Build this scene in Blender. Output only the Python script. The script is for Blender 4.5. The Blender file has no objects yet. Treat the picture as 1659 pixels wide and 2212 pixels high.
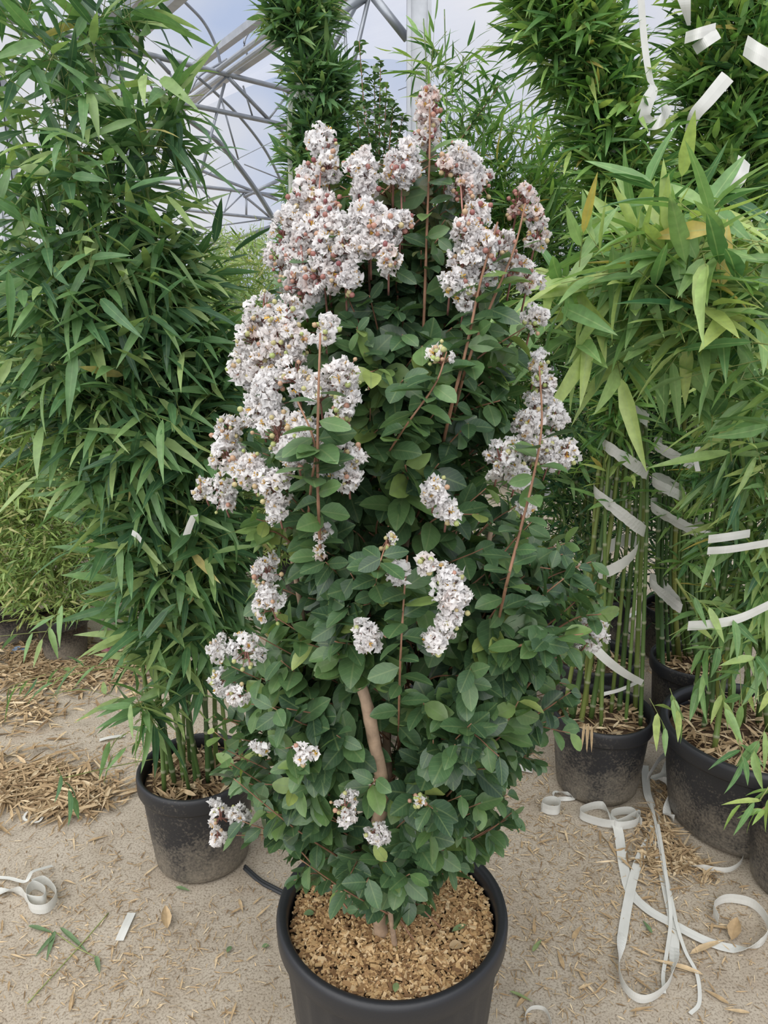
import bpy, math
import numpy as np
from mathutils import Vector

# ------------------------------------------------------------------ camera, world, sun, exposure
scn = bpy.context.scene
COL = scn.collection
FPX, IW, IH, CAMZ = 1662.0, 1659.0, 2212.0, 1.63
PITCH = math.radians(16.5)
cam_d = bpy.data.cameras.new('camera')
cam = bpy.data.objects.new('camera', cam_d)
COL.objects.link(cam)
cam.location = (0, 0, CAMZ)
cam.rotation_euler = (math.pi / 2 - PITCH, 0, 0)
cam_d.sensor_fit = 'VERTICAL'
cam_d.sensor_height = 24.0
cam_d.sensor_width = 18.0
cam_d.lens = 24.0 * FPX / IH
cam_d.clip_start = 0.02
cam_d.clip_end = 200
scn.camera = cam

scn.view_settings.view_transform = 'Standard'
scn.view_settings.look = 'None'
scn.view_settings.exposure = 0.14
scn.view_settings.gamma = 1.0
scn.view_settings.use_curve_mapping = False

world = bpy.data.worlds.new('overcast_sky')
scn.world = world
world.use_nodes = True
wn, wl = world.node_tree.nodes, world.node_tree.links
wn.clear()
w_out = wn.new('ShaderNodeOutputWorld')
w_bg = wn.new('ShaderNodeBackground')
w_tc = wn.new('ShaderNodeTexCoord')
w_no = wn.new('ShaderNodeTexNoise')
w_no.inputs['Scale'].default_value = 3.2
w_no.inputs['Detail'].default_value = 5
w_no.inputs['Roughness'].default_value = 0.5
w_rp = wn.new('ShaderNodeValToRGB')
w_rp.color_ramp.elements[0].position = 0.36
w_rp.color_ramp.elements[0].color = (0.42, 0.50, 0.68, 1)
w_rp.color_ramp.elements[1].position = 0.58
w_rp.color_ramp.elements[1].color = (0.66, 0.67, 0.71, 1)
w_bg.inputs['Strength'].default_value = 1.0
wl.new(w_tc.outputs['Generated'], w_no.inputs['Vector'])
wl.new(w_no.outputs['Fac'], w_rp.inputs['Fac'])
wl.new(w_rp.outputs['Color'], w_bg.inputs['Color'])
wl.new(w_bg.outputs['Background'], w_out.inputs['Surface'])

sun_d = bpy.data.lights.new('hazy_sun', 'SUN')
sun_d.energy = 3.7
sun_d.angle = math.radians(100)
sun_d.color = (1.0, 0.97, 0.92)
sun = bpy.data.objects.new('hazy_sun', sun_d)
COL.objects.link(sun)
sun.location = (-2, -3, 8)
sun.rotation_euler = (math.radians(32), math.radians(-18), 0)

# ------------------------------------------------------------------ helpers: survey of points
CP, SP = math.cos(PITCH), math.sin(PITCH)
def ray(px, py):
    u = (px - IW / 2) / FPX
    v = (IH / 2 - py) / FPX
    return np.array([u, CP + v * SP, -SP + v * CP])
def at(px, py, Y):                       # point at distance Y in front of where the viewer stands
    d = ray(px, py)
    return np.array([0, 0, CAMZ]) + d * (Y / d[1])
def ground(px, py, z=0.0):
    d = ray(px, py)
    return np.array([0, 0, CAMZ]) + d * ((z - CAMZ) / d[2])
def onz(px, py, z):
    return ground(px, py, z)
def depth(px, py, Y):
    return Y / ray(px, py)[1]
def msize(n, px, py, Y):                 # metres of n pixels there
    return n * depth(px, py, Y) / FPX
NT = np.array([0.798, -0.603, 0.0])      # normal of the truss planes
def ontruss(px, py, c):
    d = ray(px, py)
    return np.array([0, 0, CAMZ]) + d * (c / d.dot(NT))

def nrm(a):
    a = np.asarray(a, float)
    return a / np.maximum(np.linalg.norm(a, axis=-1, keepdims=True), 1e-9)

# ------------------------------------------------------------------ helpers: meshes
class MB:
    def __init__(s):
        s.V, s.F, s.A, s.n = [], {}, {}, 0
    def add(s, V, faces, **attrs):
        V = np.asarray(V, float).reshape(-1, 3)
        for f in faces:
            f = np.asarray(f, int)
            if len(f):
                s.F.setdefault(f.shape[1], []).append(f + s.n)
        for k, a in attrs.items():
            s.A.setdefault(k, []).append((s.n, np.broadcast_to(np.asarray(a, float), (len(V),)).copy()))
        s.V.append(V)
        s.n += len(V)
    def build(s, name, mat, parent=None, smooth=True):
        V = np.concatenate(s.V) if s.V else np.zeros((0, 3))
        if parent is not None:
            r = parent
            while r.parent is not None:
                r = r.parent
            V = V - np.array(r.location)
        me = bpy.data.meshes.new(name)
        me.vertices.add(len(V))
        me.vertices.foreach_set('co', V.astype(np.float32).ravel())
        starts, idx, k = [], [], 0
        for sz, fl in s.F.items():
            f = np.concatenate(fl)
            starts.append(k + np.arange(len(f)) * sz)
            idx.append(f.ravel())
            k += f.size
        idx = np.concatenate(idx)
        starts = np.concatenate(starts)
        me.loops.add(len(idx))
        me.loops.foreach_set('vertex_index', idx.astype(np.int32))
        me.polygons.add(len(starts))
        me.polygons.foreach_set('loop_start', starts.astype(np.int32))
        me.polygons.foreach_set('use_smooth', np.full(len(starts), smooth))
        for kk, lst in s.A.items():
            a = np.zeros(len(V), np.float32)
            for off, arr in lst:
                a[off:off + len(arr)] = arr
            at_ = me.attributes.new(kk, 'FLOAT', 'POINT')
            at_.data.foreach_set('value', a)
        me.update(calc_edges=True)
        me.materials.append(mat)
        o = bpy.data.objects.new(name, me)
        COL.objects.link(o)
        if parent is not None:
            o.parent = parent
        return o

def empty(name, loc):
    o = bpy.data.objects.new(name, None)
    o.empty_display_size = 0.1
    o.location = [float(c) for c in loc]
    COL.objects.link(o)
    return o
def tag(o, label=None, cat=None, group=None, kind=None):
    if label: o['label'] = label
    if cat: o['category'] = cat
    if group: o['group'] = group
    if kind: o['kind'] = kind
    return o
def recentre(o):                          # put a top-level mesh's origin at its own base
    me = o.data
    n = len(me.vertices)
    a = np.empty(n * 3, np.float32)
    me.vertices.foreach_get('co', a)
    a = a.reshape(-1, 3)
    c = np.array([(a[:, 0].min() + a[:, 0].max()) / 2, (a[:, 1].min() + a[:, 1].max()) / 2, a[:, 2].min()])
    me.vertices.foreach_set('co', (a - c).astype(np.float32).ravel())
    o.location = [float(v) for v in c]
    return o
def copy_tree(o, parent=None):
    c = o.copy()
    COL.objects.link(c)
    c.parent = parent
    for ch in list(o.children):
        copy_tree(ch, c)
    return c

def spline(pts, n=8):
    P = np.asarray(pts, float)
    if len(P) < 3:
        t = np.linspace(0, 1, n + 1)[:, None]
        return P[0] * (1 - t) + P[-1] * t
    Q = np.vstack([2 * P[0] - P[1], P, 2 * P[-1] - P[-2]])
    out = []
    for i in range(1, len(Q) - 2):
        t = np.linspace(0, 1, n, endpoint=False)[:, None]
        a, b, c, d = Q[i - 1], Q[i], Q[i + 1], Q[i + 2]
        out.append(0.5 * (2 * b + (c - a) * t + (2 * a - 5 * b + 4 * c - d) * t ** 2 + (3 * b - a - 3 * c + d) * t ** 3))
    out.append(P[-1:])
    return np.vstack(out)

def tube(mb, pts, rad, sides=8, cap=True, **attrs):
    P = np.asarray(pts, float)
    n = len(P)
    rad = np.broadcast_to(np.asarray(rad, float), (n,))
    T = nrm(np.gradient(P, axis=0))
    ref = np.array([0, 0, 1.0]) if abs(T[:, 2]).mean() < 0.8 else np.array([0, 1.0, 0])
    S = nrm(np.cross(T, ref))
    U = np.cross(S, T)
    a = np.linspace(0, 2 * math.pi, sides, endpoint=False)
    V = P[:, None] + rad[:, None, None] * (S[:, None] * np.cos(a)[None, :, None] + U[:, None] * np.sin(a)[None, :, None])
    i = np.arange(n - 1)[:, None] * sides
    j = np.arange(sides)[None]
    k = (j + 1) % sides
    F = np.stack([i + j, i + k, i + sides + k, i + sides + j], -1).reshape(-1, 4)
    faces = [F]
    if cap:
        faces.append(np.array([np.arange(sides)[::-1], (n - 1) * sides + np.arange(sides)]))
    at_ = {k2: np.repeat(np.broadcast_to(np.asarray(v2, float), (n,)), sides) for k2, v2 in attrs.items()}
    mb.add(V.reshape(-1, 3), faces, **at_)

def sticks(mb, A, B, ra, rb, **attrs):    # many thin three-sided twigs
    A, B = np.asarray(A, float), np.asarray(B, float)
    m = len(A)
    T = nrm(B - A)
    ref = np.where(np.abs(T[:, 2:3]) < 0.8, np.array([[0, 0, 1.0]]), np.array([[0, 1.0, 0]]))
    S = nrm(np.cross(T, ref)); U = np.cross(S, T)
    a = np.array([0, 2.0944, 4.18879])
    ring = S[:, None] * np.cos(a)[None, :, None] + U[:, None] * np.sin(a)[None, :, None]
    V = np.concatenate([A[:, None] + ring * ra, B[:, None] + ring * rb], 1)
    b = np.arange(m)[:, None] * 6
    F = np.concatenate([b + np.array([[0, 1, 4, 3]]), b + np.array([[1, 2, 5, 4]]), b + np.array([[2, 0, 3, 5]])])
    mb.add(V.reshape(-1, 3), [F], **{k: np.repeat(np.broadcast_to(v, (m,)), 6) for k, v in attrs.items()})

def box(mb, A, B, w, h, **attrs):         # rectangular bar from A to B
    A, B = np.asarray(A, float), np.asarray(B, float)
    T = nrm(B - A)
    ref = np.array([0, 0, 1.0]) if abs(T[2]) < 0.8 else np.array([0, 1.0, 0])
    S = nrm(np.cross(T, ref)); U = np.cross(S, T)
    V = [p + S * sx * w / 2 + U * sy * h / 2 for p in (A, B) for sx, sy in ((-1, -1), (1, -1), (1, 1), (-1, 1))]
    mb.add(V, [np.array([[0, 1, 5, 4], [1, 2, 6, 5], [2, 3, 7, 6], [3, 0, 4, 7], [3, 2, 1, 0], [4, 5, 6, 7]])], **attrs)

def lathe(mb, prof, c, seg=64, wob=None):
    prof = np.asarray(prof, float)
    a = np.linspace(0, 2 * math.pi, seg, endpoint=False)
    n = len(prof)
    r = prof[:, 0][:, None] * np.ones(seg)
    if wob is not None:
        r = r * wob(a[None, :], prof[:, 1][:, None])
    V = np.stack([c[0] + r * np.cos(a), c[1] + r * np.sin(a), c[2] + prof[:, 1][:, None] + 0 * r], -1)
    i = np.arange(n - 1)[:, None] * seg
    j = np.arange(seg)[None]; k = (j + 1) % seg
    mb.add(V.reshape(-1, 3), [np.stack([i + j, i + k, i + seg + k, i + seg + j], -1).reshape(-1, 4)])

# ------------------------------------------------------------------ helpers: leaves
def leaf_template(us, ws):
    u, w, idx = [], [], []
    for a, b in zip(us, ws):
        if b <= 0:
            idx.append([len(u)]); u.append(a); w.append(0)
        else:
            idx.append([len(u), len(u) + 1, len(u) + 2])
            u += [a] * 3; w += [-b, 0, b]
    q, t = [], []
    for A, B in zip(idx[:-1], idx[1:]):
        if len(A) == 1:
            t += [[A[0], B[1], B[0]], [A[0], B[2], B[1]]]
        elif len(B) == 1:
            t += [[A[0], A[1], B[0]], [A[1], A[2], B[0]]]
        else:
            q += [[A[0], A[1], B[1], B[0]], [A[1], A[2], B[2], B[1]]]
    return np.array(u), np.array(w), np.array(q).reshape(-1, 4), np.array(t).reshape(-1, 3)
T_BAMBOO = leaf_template([0, .10, .32, .62, .84, 1], [0, .62, 1, .74, .36, 0])
T_SMALL = leaf_template([0, .3, .7, 1], [0, 1, .65, 0])
T_OVAL = leaf_template([0, .06, .20, .42, .64, .84, .96, 1.0], [0, .12, .66, 1, .98, .66, .24, 0])

def leaves(mb, P, D, N, L, W, tmpl, rnd, curl=0.15, fold=0.25, rng=None, wave=0.0):
    u, w, q, t = tmpl
    m, k = len(P), len(u)
    D = nrm(D)
    S = nrm(np.cross(D, N)); N = np.cross(S, D)
    L = np.broadcast_to(L, (m,))[:, None]; W = np.broadcast_to(W, (m,))[:, None]
    curl = np.broadcast_to(curl, (m,))[:, None]
    fold = np.broadcast_to(fold, (m,))[:, None]
    h = fold * np.abs(w) * W / 2 - curl * L * u ** 2
    if wave:
        ph = rng.uniform(0, 6.28, (m, 1))
        h = h + wave * L * np.sin(u * 7 + ph) * w
    V = P[:, None] + D[:, None] * (u * L)[..., None] + S[:, None] * (w * W / 2)[..., None] + N[:, None] * h[..., None]
    o = np.arange(m)[:, None, None] * k
    mb.add(V.reshape(-1, 3), [(q[None] + o).reshape(-1, 4), (t[None] + o).reshape(-1, 3)],
           rnd=np.repeat(rnd, k), lu=np.tile(u, m), lw=np.tile(w, m))

def caps(rng, specs):
    """Sample twig roots in tapering capsules: (px,py,Y,rpx, px,py,Y,rpx, n)."""
    O, R, H = [], [], []
    for (x0, y0, Y0, r0, x1, y1, Y1, r1, n) in specs:
        A, B = at(x0, y0, Y0), at(x1, y1, Y1)
        ra, rb = msize(r0, x0, y0, Y0), msize(r1, x1, y1, Y1)
        t = rng.uniform(0, 1, n)[:, None]
        rad = (ra * (1 - t) + rb * t)
        d = nrm(rng.normal(size=(n, 3)) * [1, 1, .6])
        O.append(A * (1 - t) + B * t + d * rad * (rng.uniform(0.05, 1, n)[:, None] ** .55))
        R.append(d)
        H.append(t)
    return np.concatenate(O), np.concatenate(R)

UP = np.array([0, 0, 1.0])
def bamboo_leaves(rng, O, R, twig=0.14, n=5, L=0.10, W=0.016, out=.7, up=.45, droop=.35, rnd0=0.0, rnd1=1.0, tmpl=T_BAMBOO, mb=None, ms=None, curl=(.05, .3), stick=0.0011, yel=.008):
    mb = mb or MB(); ms = ms or MB()
    m = len(O)
    T = nrm(R * out + UP * up + rng.normal(size=(m, 3)) * .35)
    tl = twig * rng.uniform(.6, 1.4, m)[:, None]
    A = O - T * tl * .5
    E = O + T * tl * .5
    sticks(ms, A, E, stick, stick * .6)
    tone = rng.uniform(rnd0, rnd1, m)
    side = nrm(np.cross(T, UP + rng.normal(size=(m, 3)) * .3))
    for j in range(n):
        f = 0.25 + 0.75 * j / max(n - 1, 1)
        s = (1 if j % 2 else -1) * (0.85 if j < n - 1 else 0.1)
        D = nrm(T * .75 + side * s * rng.uniform(.5, 1.1, (m, 1)) + rng.normal(size=(m, 3)) * .22 - UP * droop * rng.uniform(0, 1.4, (m, 1)))
        N = nrm(UP + rng.normal(size=(m, 3)) * .45 + 0.25 * R)
        keep = rng.uniform(size=m) < .93
        LL = L * rng.uniform(.65, 1.25, m)
        leaves(mb, (A + (E - A) * f)[keep], D[keep], N[keep], LL[keep], (W * rng.uniform(.75, 1.2, m))[keep], tmpl,
               np.where(rng.uniform(size=m) < yel, 1.0, np.clip(tone + rng.normal(size=m) * .18, 0, .94))[keep], rng.uniform(curl[0], curl[1], m)[keep], rng.uniform(.1, .5, m)[keep])
    return mb, ms

# ------------------------------------------------------------------ materials
def new_mat(name):
    m = bpy.data.materials.new(name)
    m.use_nodes = True
    nt = m.node_tree
    nt.nodes.clear()
    o = nt.nodes.new('ShaderNodeOutputMaterial')
    p = nt.nodes.new('ShaderNodeBsdfPrincipled')
    nt.links.new(p.outputs[0], o.inputs[0])
    return m, nt, p, o
def ramp(nt, stops):
    r = nt.nodes.new('ShaderNodeValToRGB')
    e = r.color_ramp.elements
    while len(e) < len(stops):
        e.new(0.5)
    for el, (pos, c) in zip(e, stops):
        el.position = pos
        el.color = (*c, 1)
    return r
def attr(nt, name):
    a = nt.nodes.new('ShaderNodeAttribute')
    a.attribute_name = name
    return a
def noise(nt, scale, detail=4, rough=.55, coord='Object'):
    tc = nt.nodes.new('ShaderNodeTexCoord')
    n = nt.nodes.new('ShaderNodeTexNoise')
    n.inputs['Scale'].default_value = scale
    n.inputs['Detail'].default_value = detail
    n.inputs['Roughness'].default_value = rough
    nt.links.new(tc.outputs[coord], n.inputs['Vector'])
    return n
def mixc(nt, fac, a, b, mode='MIX'):
    m = nt.nodes.new('ShaderNodeMix')
    m.data_type = 'RGBA'
    m.blend_type = mode
    for s, v in ((m.inputs[0], fac), (m.inputs[6], a), (m.inputs[7], b)):
        if hasattr(v, 'links'):
            nt.links.new(v, s)
        elif isinstance(v, tuple):
            s.default_value = (*v, 1)
        else:
            s.default_value = v
    return m.outputs[2]
def maths(nt, op, a, b=None, c=None):
    m = nt.nodes.new('ShaderNodeMath')
    m.operation = op
    for s, v in zip(m.inputs, (a, b, c)):
        if v is None: continue
        if hasattr(v, 'links'):
            nt.links.new(v, s)
        else:
            s.default_value = v
    return m.outputs[0]

def leaf_mat(name, stops, rough=.36, trans=.30, vein=(.0, (0, 0, 0)), veins=False, spec=.4):
    m, nt, p, o = new_mat(name)
    r = ramp(nt, stops)
    nt.links.new(attr(nt, 'rnd').outputs['Fac'], r.inputs['Fac'])
    col = r.outputs['Color']
    if vein[0] > 0:
        lw = maths(nt, 'ABSOLUTE', attr(nt, 'lw').outputs['Fac'])
        mid = maths(nt, 'LESS_THAN', lw, .07)
        if veins:
            lu = attr(nt, 'lu').outputs['Fac']
            s = maths(nt, 'SUBTRACT', maths(nt, 'MULTIPLY', lu, 46.0), maths(nt, 'MULTIPLY', lw, 13.0))
            sv = maths(nt, 'GREATER_THAN', maths(nt, 'SINE', s), .93)
            mid = maths(nt, 'MAXIMUM', mid, maths(nt, 'MULTIPLY', sv, .5))
        col = mixc(nt, maths(nt, 'MULTIPLY', mid, vein[0]), col, vein[1])
    nz = noise(nt, 55, 2)
    rr = ramp(nt, [(0.3, (.82, .82, .82)), (.7, (1.12, 1.12, 1.12))])
    nt.links.new(nz.outputs['Fac'], rr.inputs['Fac'])
    col = mixc(nt, 1.0, col, rr.outputs['Color'], 'MULTIPLY')
    nt.links.new(col, p.inputs['Base Color'])
    p.inputs['Roughness'].default_value = rough
    p.inputs['Specular IOR Level'].default_value = spec
    t = nt.nodes.new('ShaderNodeBsdfTranslucent')
    nt.links.new(mixc(nt, 1.0, col, (1.25, 1.35, .7), 'MULTIPLY'), t.inputs['Color'])
    ms = nt.nodes.new('ShaderNodeMixShader')
    ms.inputs[0].default_value = trans
    nt.links.new(p.outputs[0], ms.inputs[1])
    nt.links.new(t.outputs[0], ms.inputs[2])
    nt.links.new(ms.outputs[0], o.inputs[0])
    return m

M = {}
M['bamboo'] = leaf_mat('bamboo_leaf', [(0, (.048, .115, .055)), (.4, (.108, .225, .095)), (.75, (.19, .33, .125)), (.95, (.34, .45, .18)), (1, (.50, .43, .17))], vein=(.35, (.26, .38, .17)))
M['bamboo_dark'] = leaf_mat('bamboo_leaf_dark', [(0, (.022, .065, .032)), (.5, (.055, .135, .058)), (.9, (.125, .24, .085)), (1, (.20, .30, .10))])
M['bamboo_bright'] = leaf_mat('bamboo_leaf_bright', [(0, (.052, .14, .046)), (.4, (.135, .28, .078)), (.8, (.28, .44, .12)), (.95, (.42, .51, .16)), (1, (.52, .43, .13))], vein=(.3, (.35, .47, .18)))
M['bamboo_front'] = leaf_mat('bamboo_leaf_wide', [(0, (.052, .145, .062)), (.35, (.145, .28, .10)), (.7, (.27, .42, .16)), (.94, (.43, .53, .18)), (1, (.56, .45, .13))], vein=(.4, (.38, .50, .22)))
M['hedge'] = leaf_mat('hedge_leaf', [(0, (.12, .20, .06)), (.4, (.24, .36, .11)), (.8, (.40, .50, .18)), (1, (.55, .50, .26))], rough=.5)
M['crape'] = leaf_mat('crape_leaf', [(0, (.042, .088, .046)), (.4, (.078, .155, .066)), (.75, (0.124, 0.222, 0.078)), (.93, (0.218, 0.316, 0.096)), (1, (0.318, 0.398, 0.121))], rough=.33, trans=.25, vein=(.5, (.20, .28, .12)), veins=True, spec=.5)
M['crape_top'] = leaf_mat('crape_leaf_bronze', [(0, (.06, .075, .035)), (.5, (.10, .12, .05)), (1, (.16, .18, .07))], rough=.4, trans=.2, vein=(.4, (.22, .2, .1)), veins=True)
M['drygrass'] = leaf_mat('dry_leaf', [(0, (.20, .13, .07)), (.4, (.42, .30, .17)), (.8, (.58, .44, .27)), (1, (.68, .56, .38))], rough=.7, trans=.05, vein=(.25, (.3, .2, .1)), spec=.2)
M['greenfall'] = leaf_mat('fallen_green_leaf', [(0, (.09, .16, .07)), (.6, (.16, .24, .11)), (1, (.24, .30, .12))], rough=.5, trans=.1, vein=(.3, (.3, .36, .2)))

def simple(name, c, rough=.5, spec=.4, var=.15, scale=30, bump=0):
    m, nt, p, o = new_mat(name)
    n = noise(nt, scale)
    r = ramp(nt, [(.3, tuple(x * (1 - var) for x in c)), (.7, tuple(min(1, x * (1 + var)) for x in c))])
    nt.links.new(n.outputs['Fac'], r.inputs['Fac'])
    nt.links.new(r.outputs['Color'], p.inputs['Base Color'])
    p.inputs['Roughness'].default_value = rough
    p.inputs['Specular IOR Level'].default_value = spec
    if bump:
        b = nt.nodes.new('ShaderNodeBump')
        b.inputs['Strength'].default_value = bump
        b.inputs['Distance'].default_value = .003
        nt.links.new(n.outputs['Fac'], b.inputs['Height'])
        nt.links.new(b.outputs[0], p.inputs['Normal'])
    return m
M['twig'] = simple('bamboo_twig', (.24, .28, .09), .6)
M['bark'] = simple('crape_bark', (.36, .26, .18), .75, .2, .3, 40, .6)
M['shoot'] = simple('crape_shoot', (.26, .14, .085), .6, .3, .2, 50)
M['stalk'] = simple('flower_stalk', (.33, .16, .13), .6, .3, .2, 60)
M['steel'] = simple('galvanised_steel', (.27, .29, .32), .38, .6, .14, 9)
M['steel'].node_tree.nodes['Principled BSDF'].inputs['Metallic'].default_value = .55
M['steel_light'] = simple('galvanised_post', (.40, .42, .45), .4, .5, .12, 12)
M['steel_light'].node_tree.nodes['Principled BSDF'].inputs['Metallic'].default_value = .3
M['soil'] = simple('potting_soil', (.10, .065, .042), .9, .1, .5, 60, 1)
M['hose'] = simple('irrigation_hose', (.03, .032, .035), .5)
M['blue_plastic'] = simple('blue_plastic', (.28, .40, .62), .4)
M['pink_plastic'] = simple('pink_plastic', (.70, .30, .38), .4)

def culm_mat():
    m, nt, p, o = new_mat('bamboo_culm')
    r = ramp(nt, [(0, (.045, .095, .028)), (.5, (.10, .17, .04)), (1, (.27, .27, .07))])
    nt.links.new(attr(nt, 'rnd').outputs['Fac'], r.inputs['Fac'])
    c = mixc(nt, attr(nt, 'node').outputs['Fac'], r.outputs['Color'], (.30, .31, .20))
    nt.links.new(c, p.inputs['Base Color'])
    p.inputs['Roughness'].default_value = .35
    return m
M['culm'] = culm_mat()

def pot_mat():
    m, nt, p, o = new_mat('black_pot_plastic')
    tc = nt.nodes.new('ShaderNodeTexCoord')
    sx = nt.nodes.new('ShaderNodeSeparateXYZ')
    nt.links.new(tc.outputs['Object'], sx.inputs[0])
    low = nt.nodes.new('ShaderNodeMapRange')
    low.inputs[1].default_value = .30
    low.inputs[2].default_value = .02
    low.inputs[3].default_value = .0
    low.inputs[4].default_value = .30
    nt.links.new(sx.outputs[2], low.inputs[0])
    n1 = noise(nt, 7, 5, .65)
    n2 = noise(nt, 140, 3, .6)
    s = maths(nt, 'ADD', maths(nt, 'ADD', maths(nt, 'MULTIPLY', n1.outputs['Fac'], .55), maths(nt, 'MULTIPLY', n2.outputs['Fac'], .45)), low.outputs[0])
    r = ramp(nt, [(.61, (0, 0, 0)), (.90, (1, 1, 1))])
    nt.links.new(s, r.inputs['Fac'])
    c = mixc(nt, maths(nt, 'MULTIPLY', r.outputs['Color'], .75), (.020, .021, .024), (.30, .26, .20))
    nt.links.new(c, p.inputs['Base Color'])
    p.inputs['Roughness'].default_value = .45
    p.inputs['Specular IOR Level'].default_value = .45
    b = nt.nodes.new('ShaderNodeBump')
    b.inputs['Strength'].default_value = .15
    b.inputs['Distance'].default_value = .002
    nt.links.new(n2.outputs['Fac'], b.inputs['Height'])
    nt.links.new(b.outputs[0], p.inputs['Normal'])
    return m
M['pot'] = pot_mat()

def chip_mat():
    m, nt, p, o = new_mat('wood_chip')
    r = ramp(nt, [(0, (.16, .09, .045)), (.25, (.33, .20, .095)), (.7, (.52, .35, .17)), (1, (.66, .50, .30))])
    nt.links.new(attr(nt, 'rnd').outputs['Fac'], r.inputs['Fac'])
    nt.links.new(r.outputs['Color'], p.inputs['Base Color'])
    p.inputs['Roughness'].default_value = .8
    p.inputs['Specular IOR Level'].default_value = .15
    return m
M['chip'] = chip_mat()

def petal_mat():
    m, nt, p, o = new_mat('crape_petal')
    r = ramp(nt, [(0, (.98, .97, .965)), (.6, (.96, .92, .90)), (1, (.82, .66, .60))])
    nt.links.new(attr(nt, 'rnd').outputs['Fac'], r.inputs['Fac'])
    nt.links.new(r.outputs['Color'], p.inputs['Base Color'])
    p.inputs['Roughness'].default_value = .6
    p.inputs['Specular IOR Level'].default_value = .2
    t = nt.nodes.new('ShaderNodeBsdfTranslucent')
    nt.links.new(r.outputs['Color'], t.inputs['Color'])
    ms = nt.nodes.new('ShaderNodeMixShader')
    ms.inputs[0].default_value = .5
    nt.links.new(p.outputs[0], ms.inputs[1]); nt.links.new(t.outputs[0], ms.inputs[2])
    nt.links.new(ms.outputs[0], o.inputs[0])
    return m
M['petal'] = petal_mat()
def bud_mat():
    m, nt, p, o = new_mat('flower_bud')
    r = ramp(nt, [(0, (.32, .40, .13)), (.35, (.44, .40, .19)), (.6, (.42, .22, .16)), (1, (.20, .055, .06))])
    nt.links.new(attr(nt, 'rnd').outputs['Fac'], r.inputs['Fac'])
    nt.links.new(r.outputs['Color'], p.inputs['Base Color'])
    p.inputs['Roughness'].default_value = .5
    return m
M['bud'] = bud_mat()
M['stamen'] = simple('yellow_stamen', (.70, .42, .06), .6)

def tape_mat():
    m, nt, p, o = new_mat('white_tape')
    n = noise(nt, 14, 3)
    r = ramp(nt, [(.3, (.70, .70, .66)), (.7, (.84, .84, .80))])
    nt.links.new(n.outputs['Fac'], r.inputs['Fac'])
    nt.links.new(r.outputs['Color'], p.inputs['Base Color'])
    p.inputs['Roughness'].default_value = .32
    p.inputs['Specular IOR Level'].default_value = .5
    t = nt.nodes.new('ShaderNodeBsdfTranslucent')
    t.inputs['Color'].default_value = (.8, .8, .76, 1)
    ms = nt.nodes.new('ShaderNodeMixShader')
    ms.inputs[0].default_value = .3
    nt.links.new(p.outputs[0], ms.inputs[1]); nt.links.new(t.outputs[0], ms.inputs[2])
    nt.links.new(ms.outputs[0], o.inputs[0])
    return m
M['tape'] = tape_mat()

def floor_mat():
    m, nt, p, o = new_mat('sandy_floor')
    big = noise(nt, 1.1, 5, .6)
    mid = noise(nt, 9, 5, .6)
    fine = noise(nt, 170, 4, .65)
    r1 = ramp(nt, [(.32, (.31, .255, .19)), (.5, (.42, .365, .29)), (.7, (.475, .42, .345))])
    nt.links.new(maths(nt, 'ADD', maths(nt, 'MULTIPLY', big.outputs['Fac'], .6), maths(nt, 'MULTIPLY', mid.outputs['Fac'], .4)), r1.inputs['Fac'])
    r2 = ramp(nt, [(.36, (.42, .38, .34)), (.5, (1, 1, 1)), (.75, (1.12, 1.12, 1.12))])
    nt.links.new(fine.outputs['Fac'], r2.inputs['Fac'])
    c = mixc(nt, .8, r1.outputs['Color'], r2.outputs['Color'], 'MULTIPLY')
    st = noise(nt, 3.2, 4, .7)
    r3 = ramp(nt, [(.60, (0, 0, 0)), (.72, (1, 1, 1))])
    nt.links.new(st.outputs['Fac'], r3.inputs['Fac'])
    c = mixc(nt, maths(nt, 'MULTIPLY', r3.outputs['Color'], .45), c, (.25, .17, .11))
    nt.links.new(c, p.inputs['Base Color'])
    p.inputs['Roughness'].default_value = .9
    p.inputs['Specular IOR Level'].default_value = .15
    b = nt.nodes.new('ShaderNodeBump')
    b.inputs['Strength'].default_value = .5
    b.inputs['Distance'].default_value = .004
    nt.links.new(fine.outputs['Fac'], b.inputs['Height'])
    nt.links.new(b.outputs[0], p.inputs['Normal'])
    return m
M['floor'] = floor_mat()

def film_mat():
    m, nt, p, o = new_mat('greenhouse_film')
    nt.nodes.remove(p)
    tr = nt.nodes.new('ShaderNodeBsdfTransparent')
    tr.inputs['Color'].default_value = (.96, .96, .97, 1)
    tl = nt.nodes.new('ShaderNodeBsdfTranslucent')
    tl.inputs['Color'].default_value = (.52, .52, .535, 1)
    ms = nt.nodes.new('ShaderNodeMixShader')
    n = noise(nt, .5, 3)
    r = ramp(nt, [(.3, (.38, .38, .38)), (.7, (.50, .50, .50))])
    nt.links.new(n.outputs['Fac'], r.inputs['Fac'])
    nt.links.new(r.outputs['Color'], ms.inputs[0])
    nt.links.new(tr.outputs[0], ms.inputs[1]); nt.links.new(tl.outputs[0], ms.inputs[2])
    nt.links.new(ms.outputs[0], o.inputs[0])
    return m
M['film'] = film_mat()

# ------------------------------------------------------------------ setting: floor, roof frame, film
mb = MB()
gx = np.linspace(-14, 14, 57); gy = np.linspace(-2.5, 30, 66)
X, Yg = np.meshgrid(gx, gy)
Z = 0 * X
V = np.stack([X, Yg, Z], -1).reshape(-1, 3)
i = np.arange(65)[:, None] * 57; j = np.arange(56)[None]
mb.add(V, [np.stack([i + j, i + j + 1, i + 58 + j, i + 57 + j], -1).reshape(-1, 4)])
tag(mb.build('floor', M['floor']), kind='structure')

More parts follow.
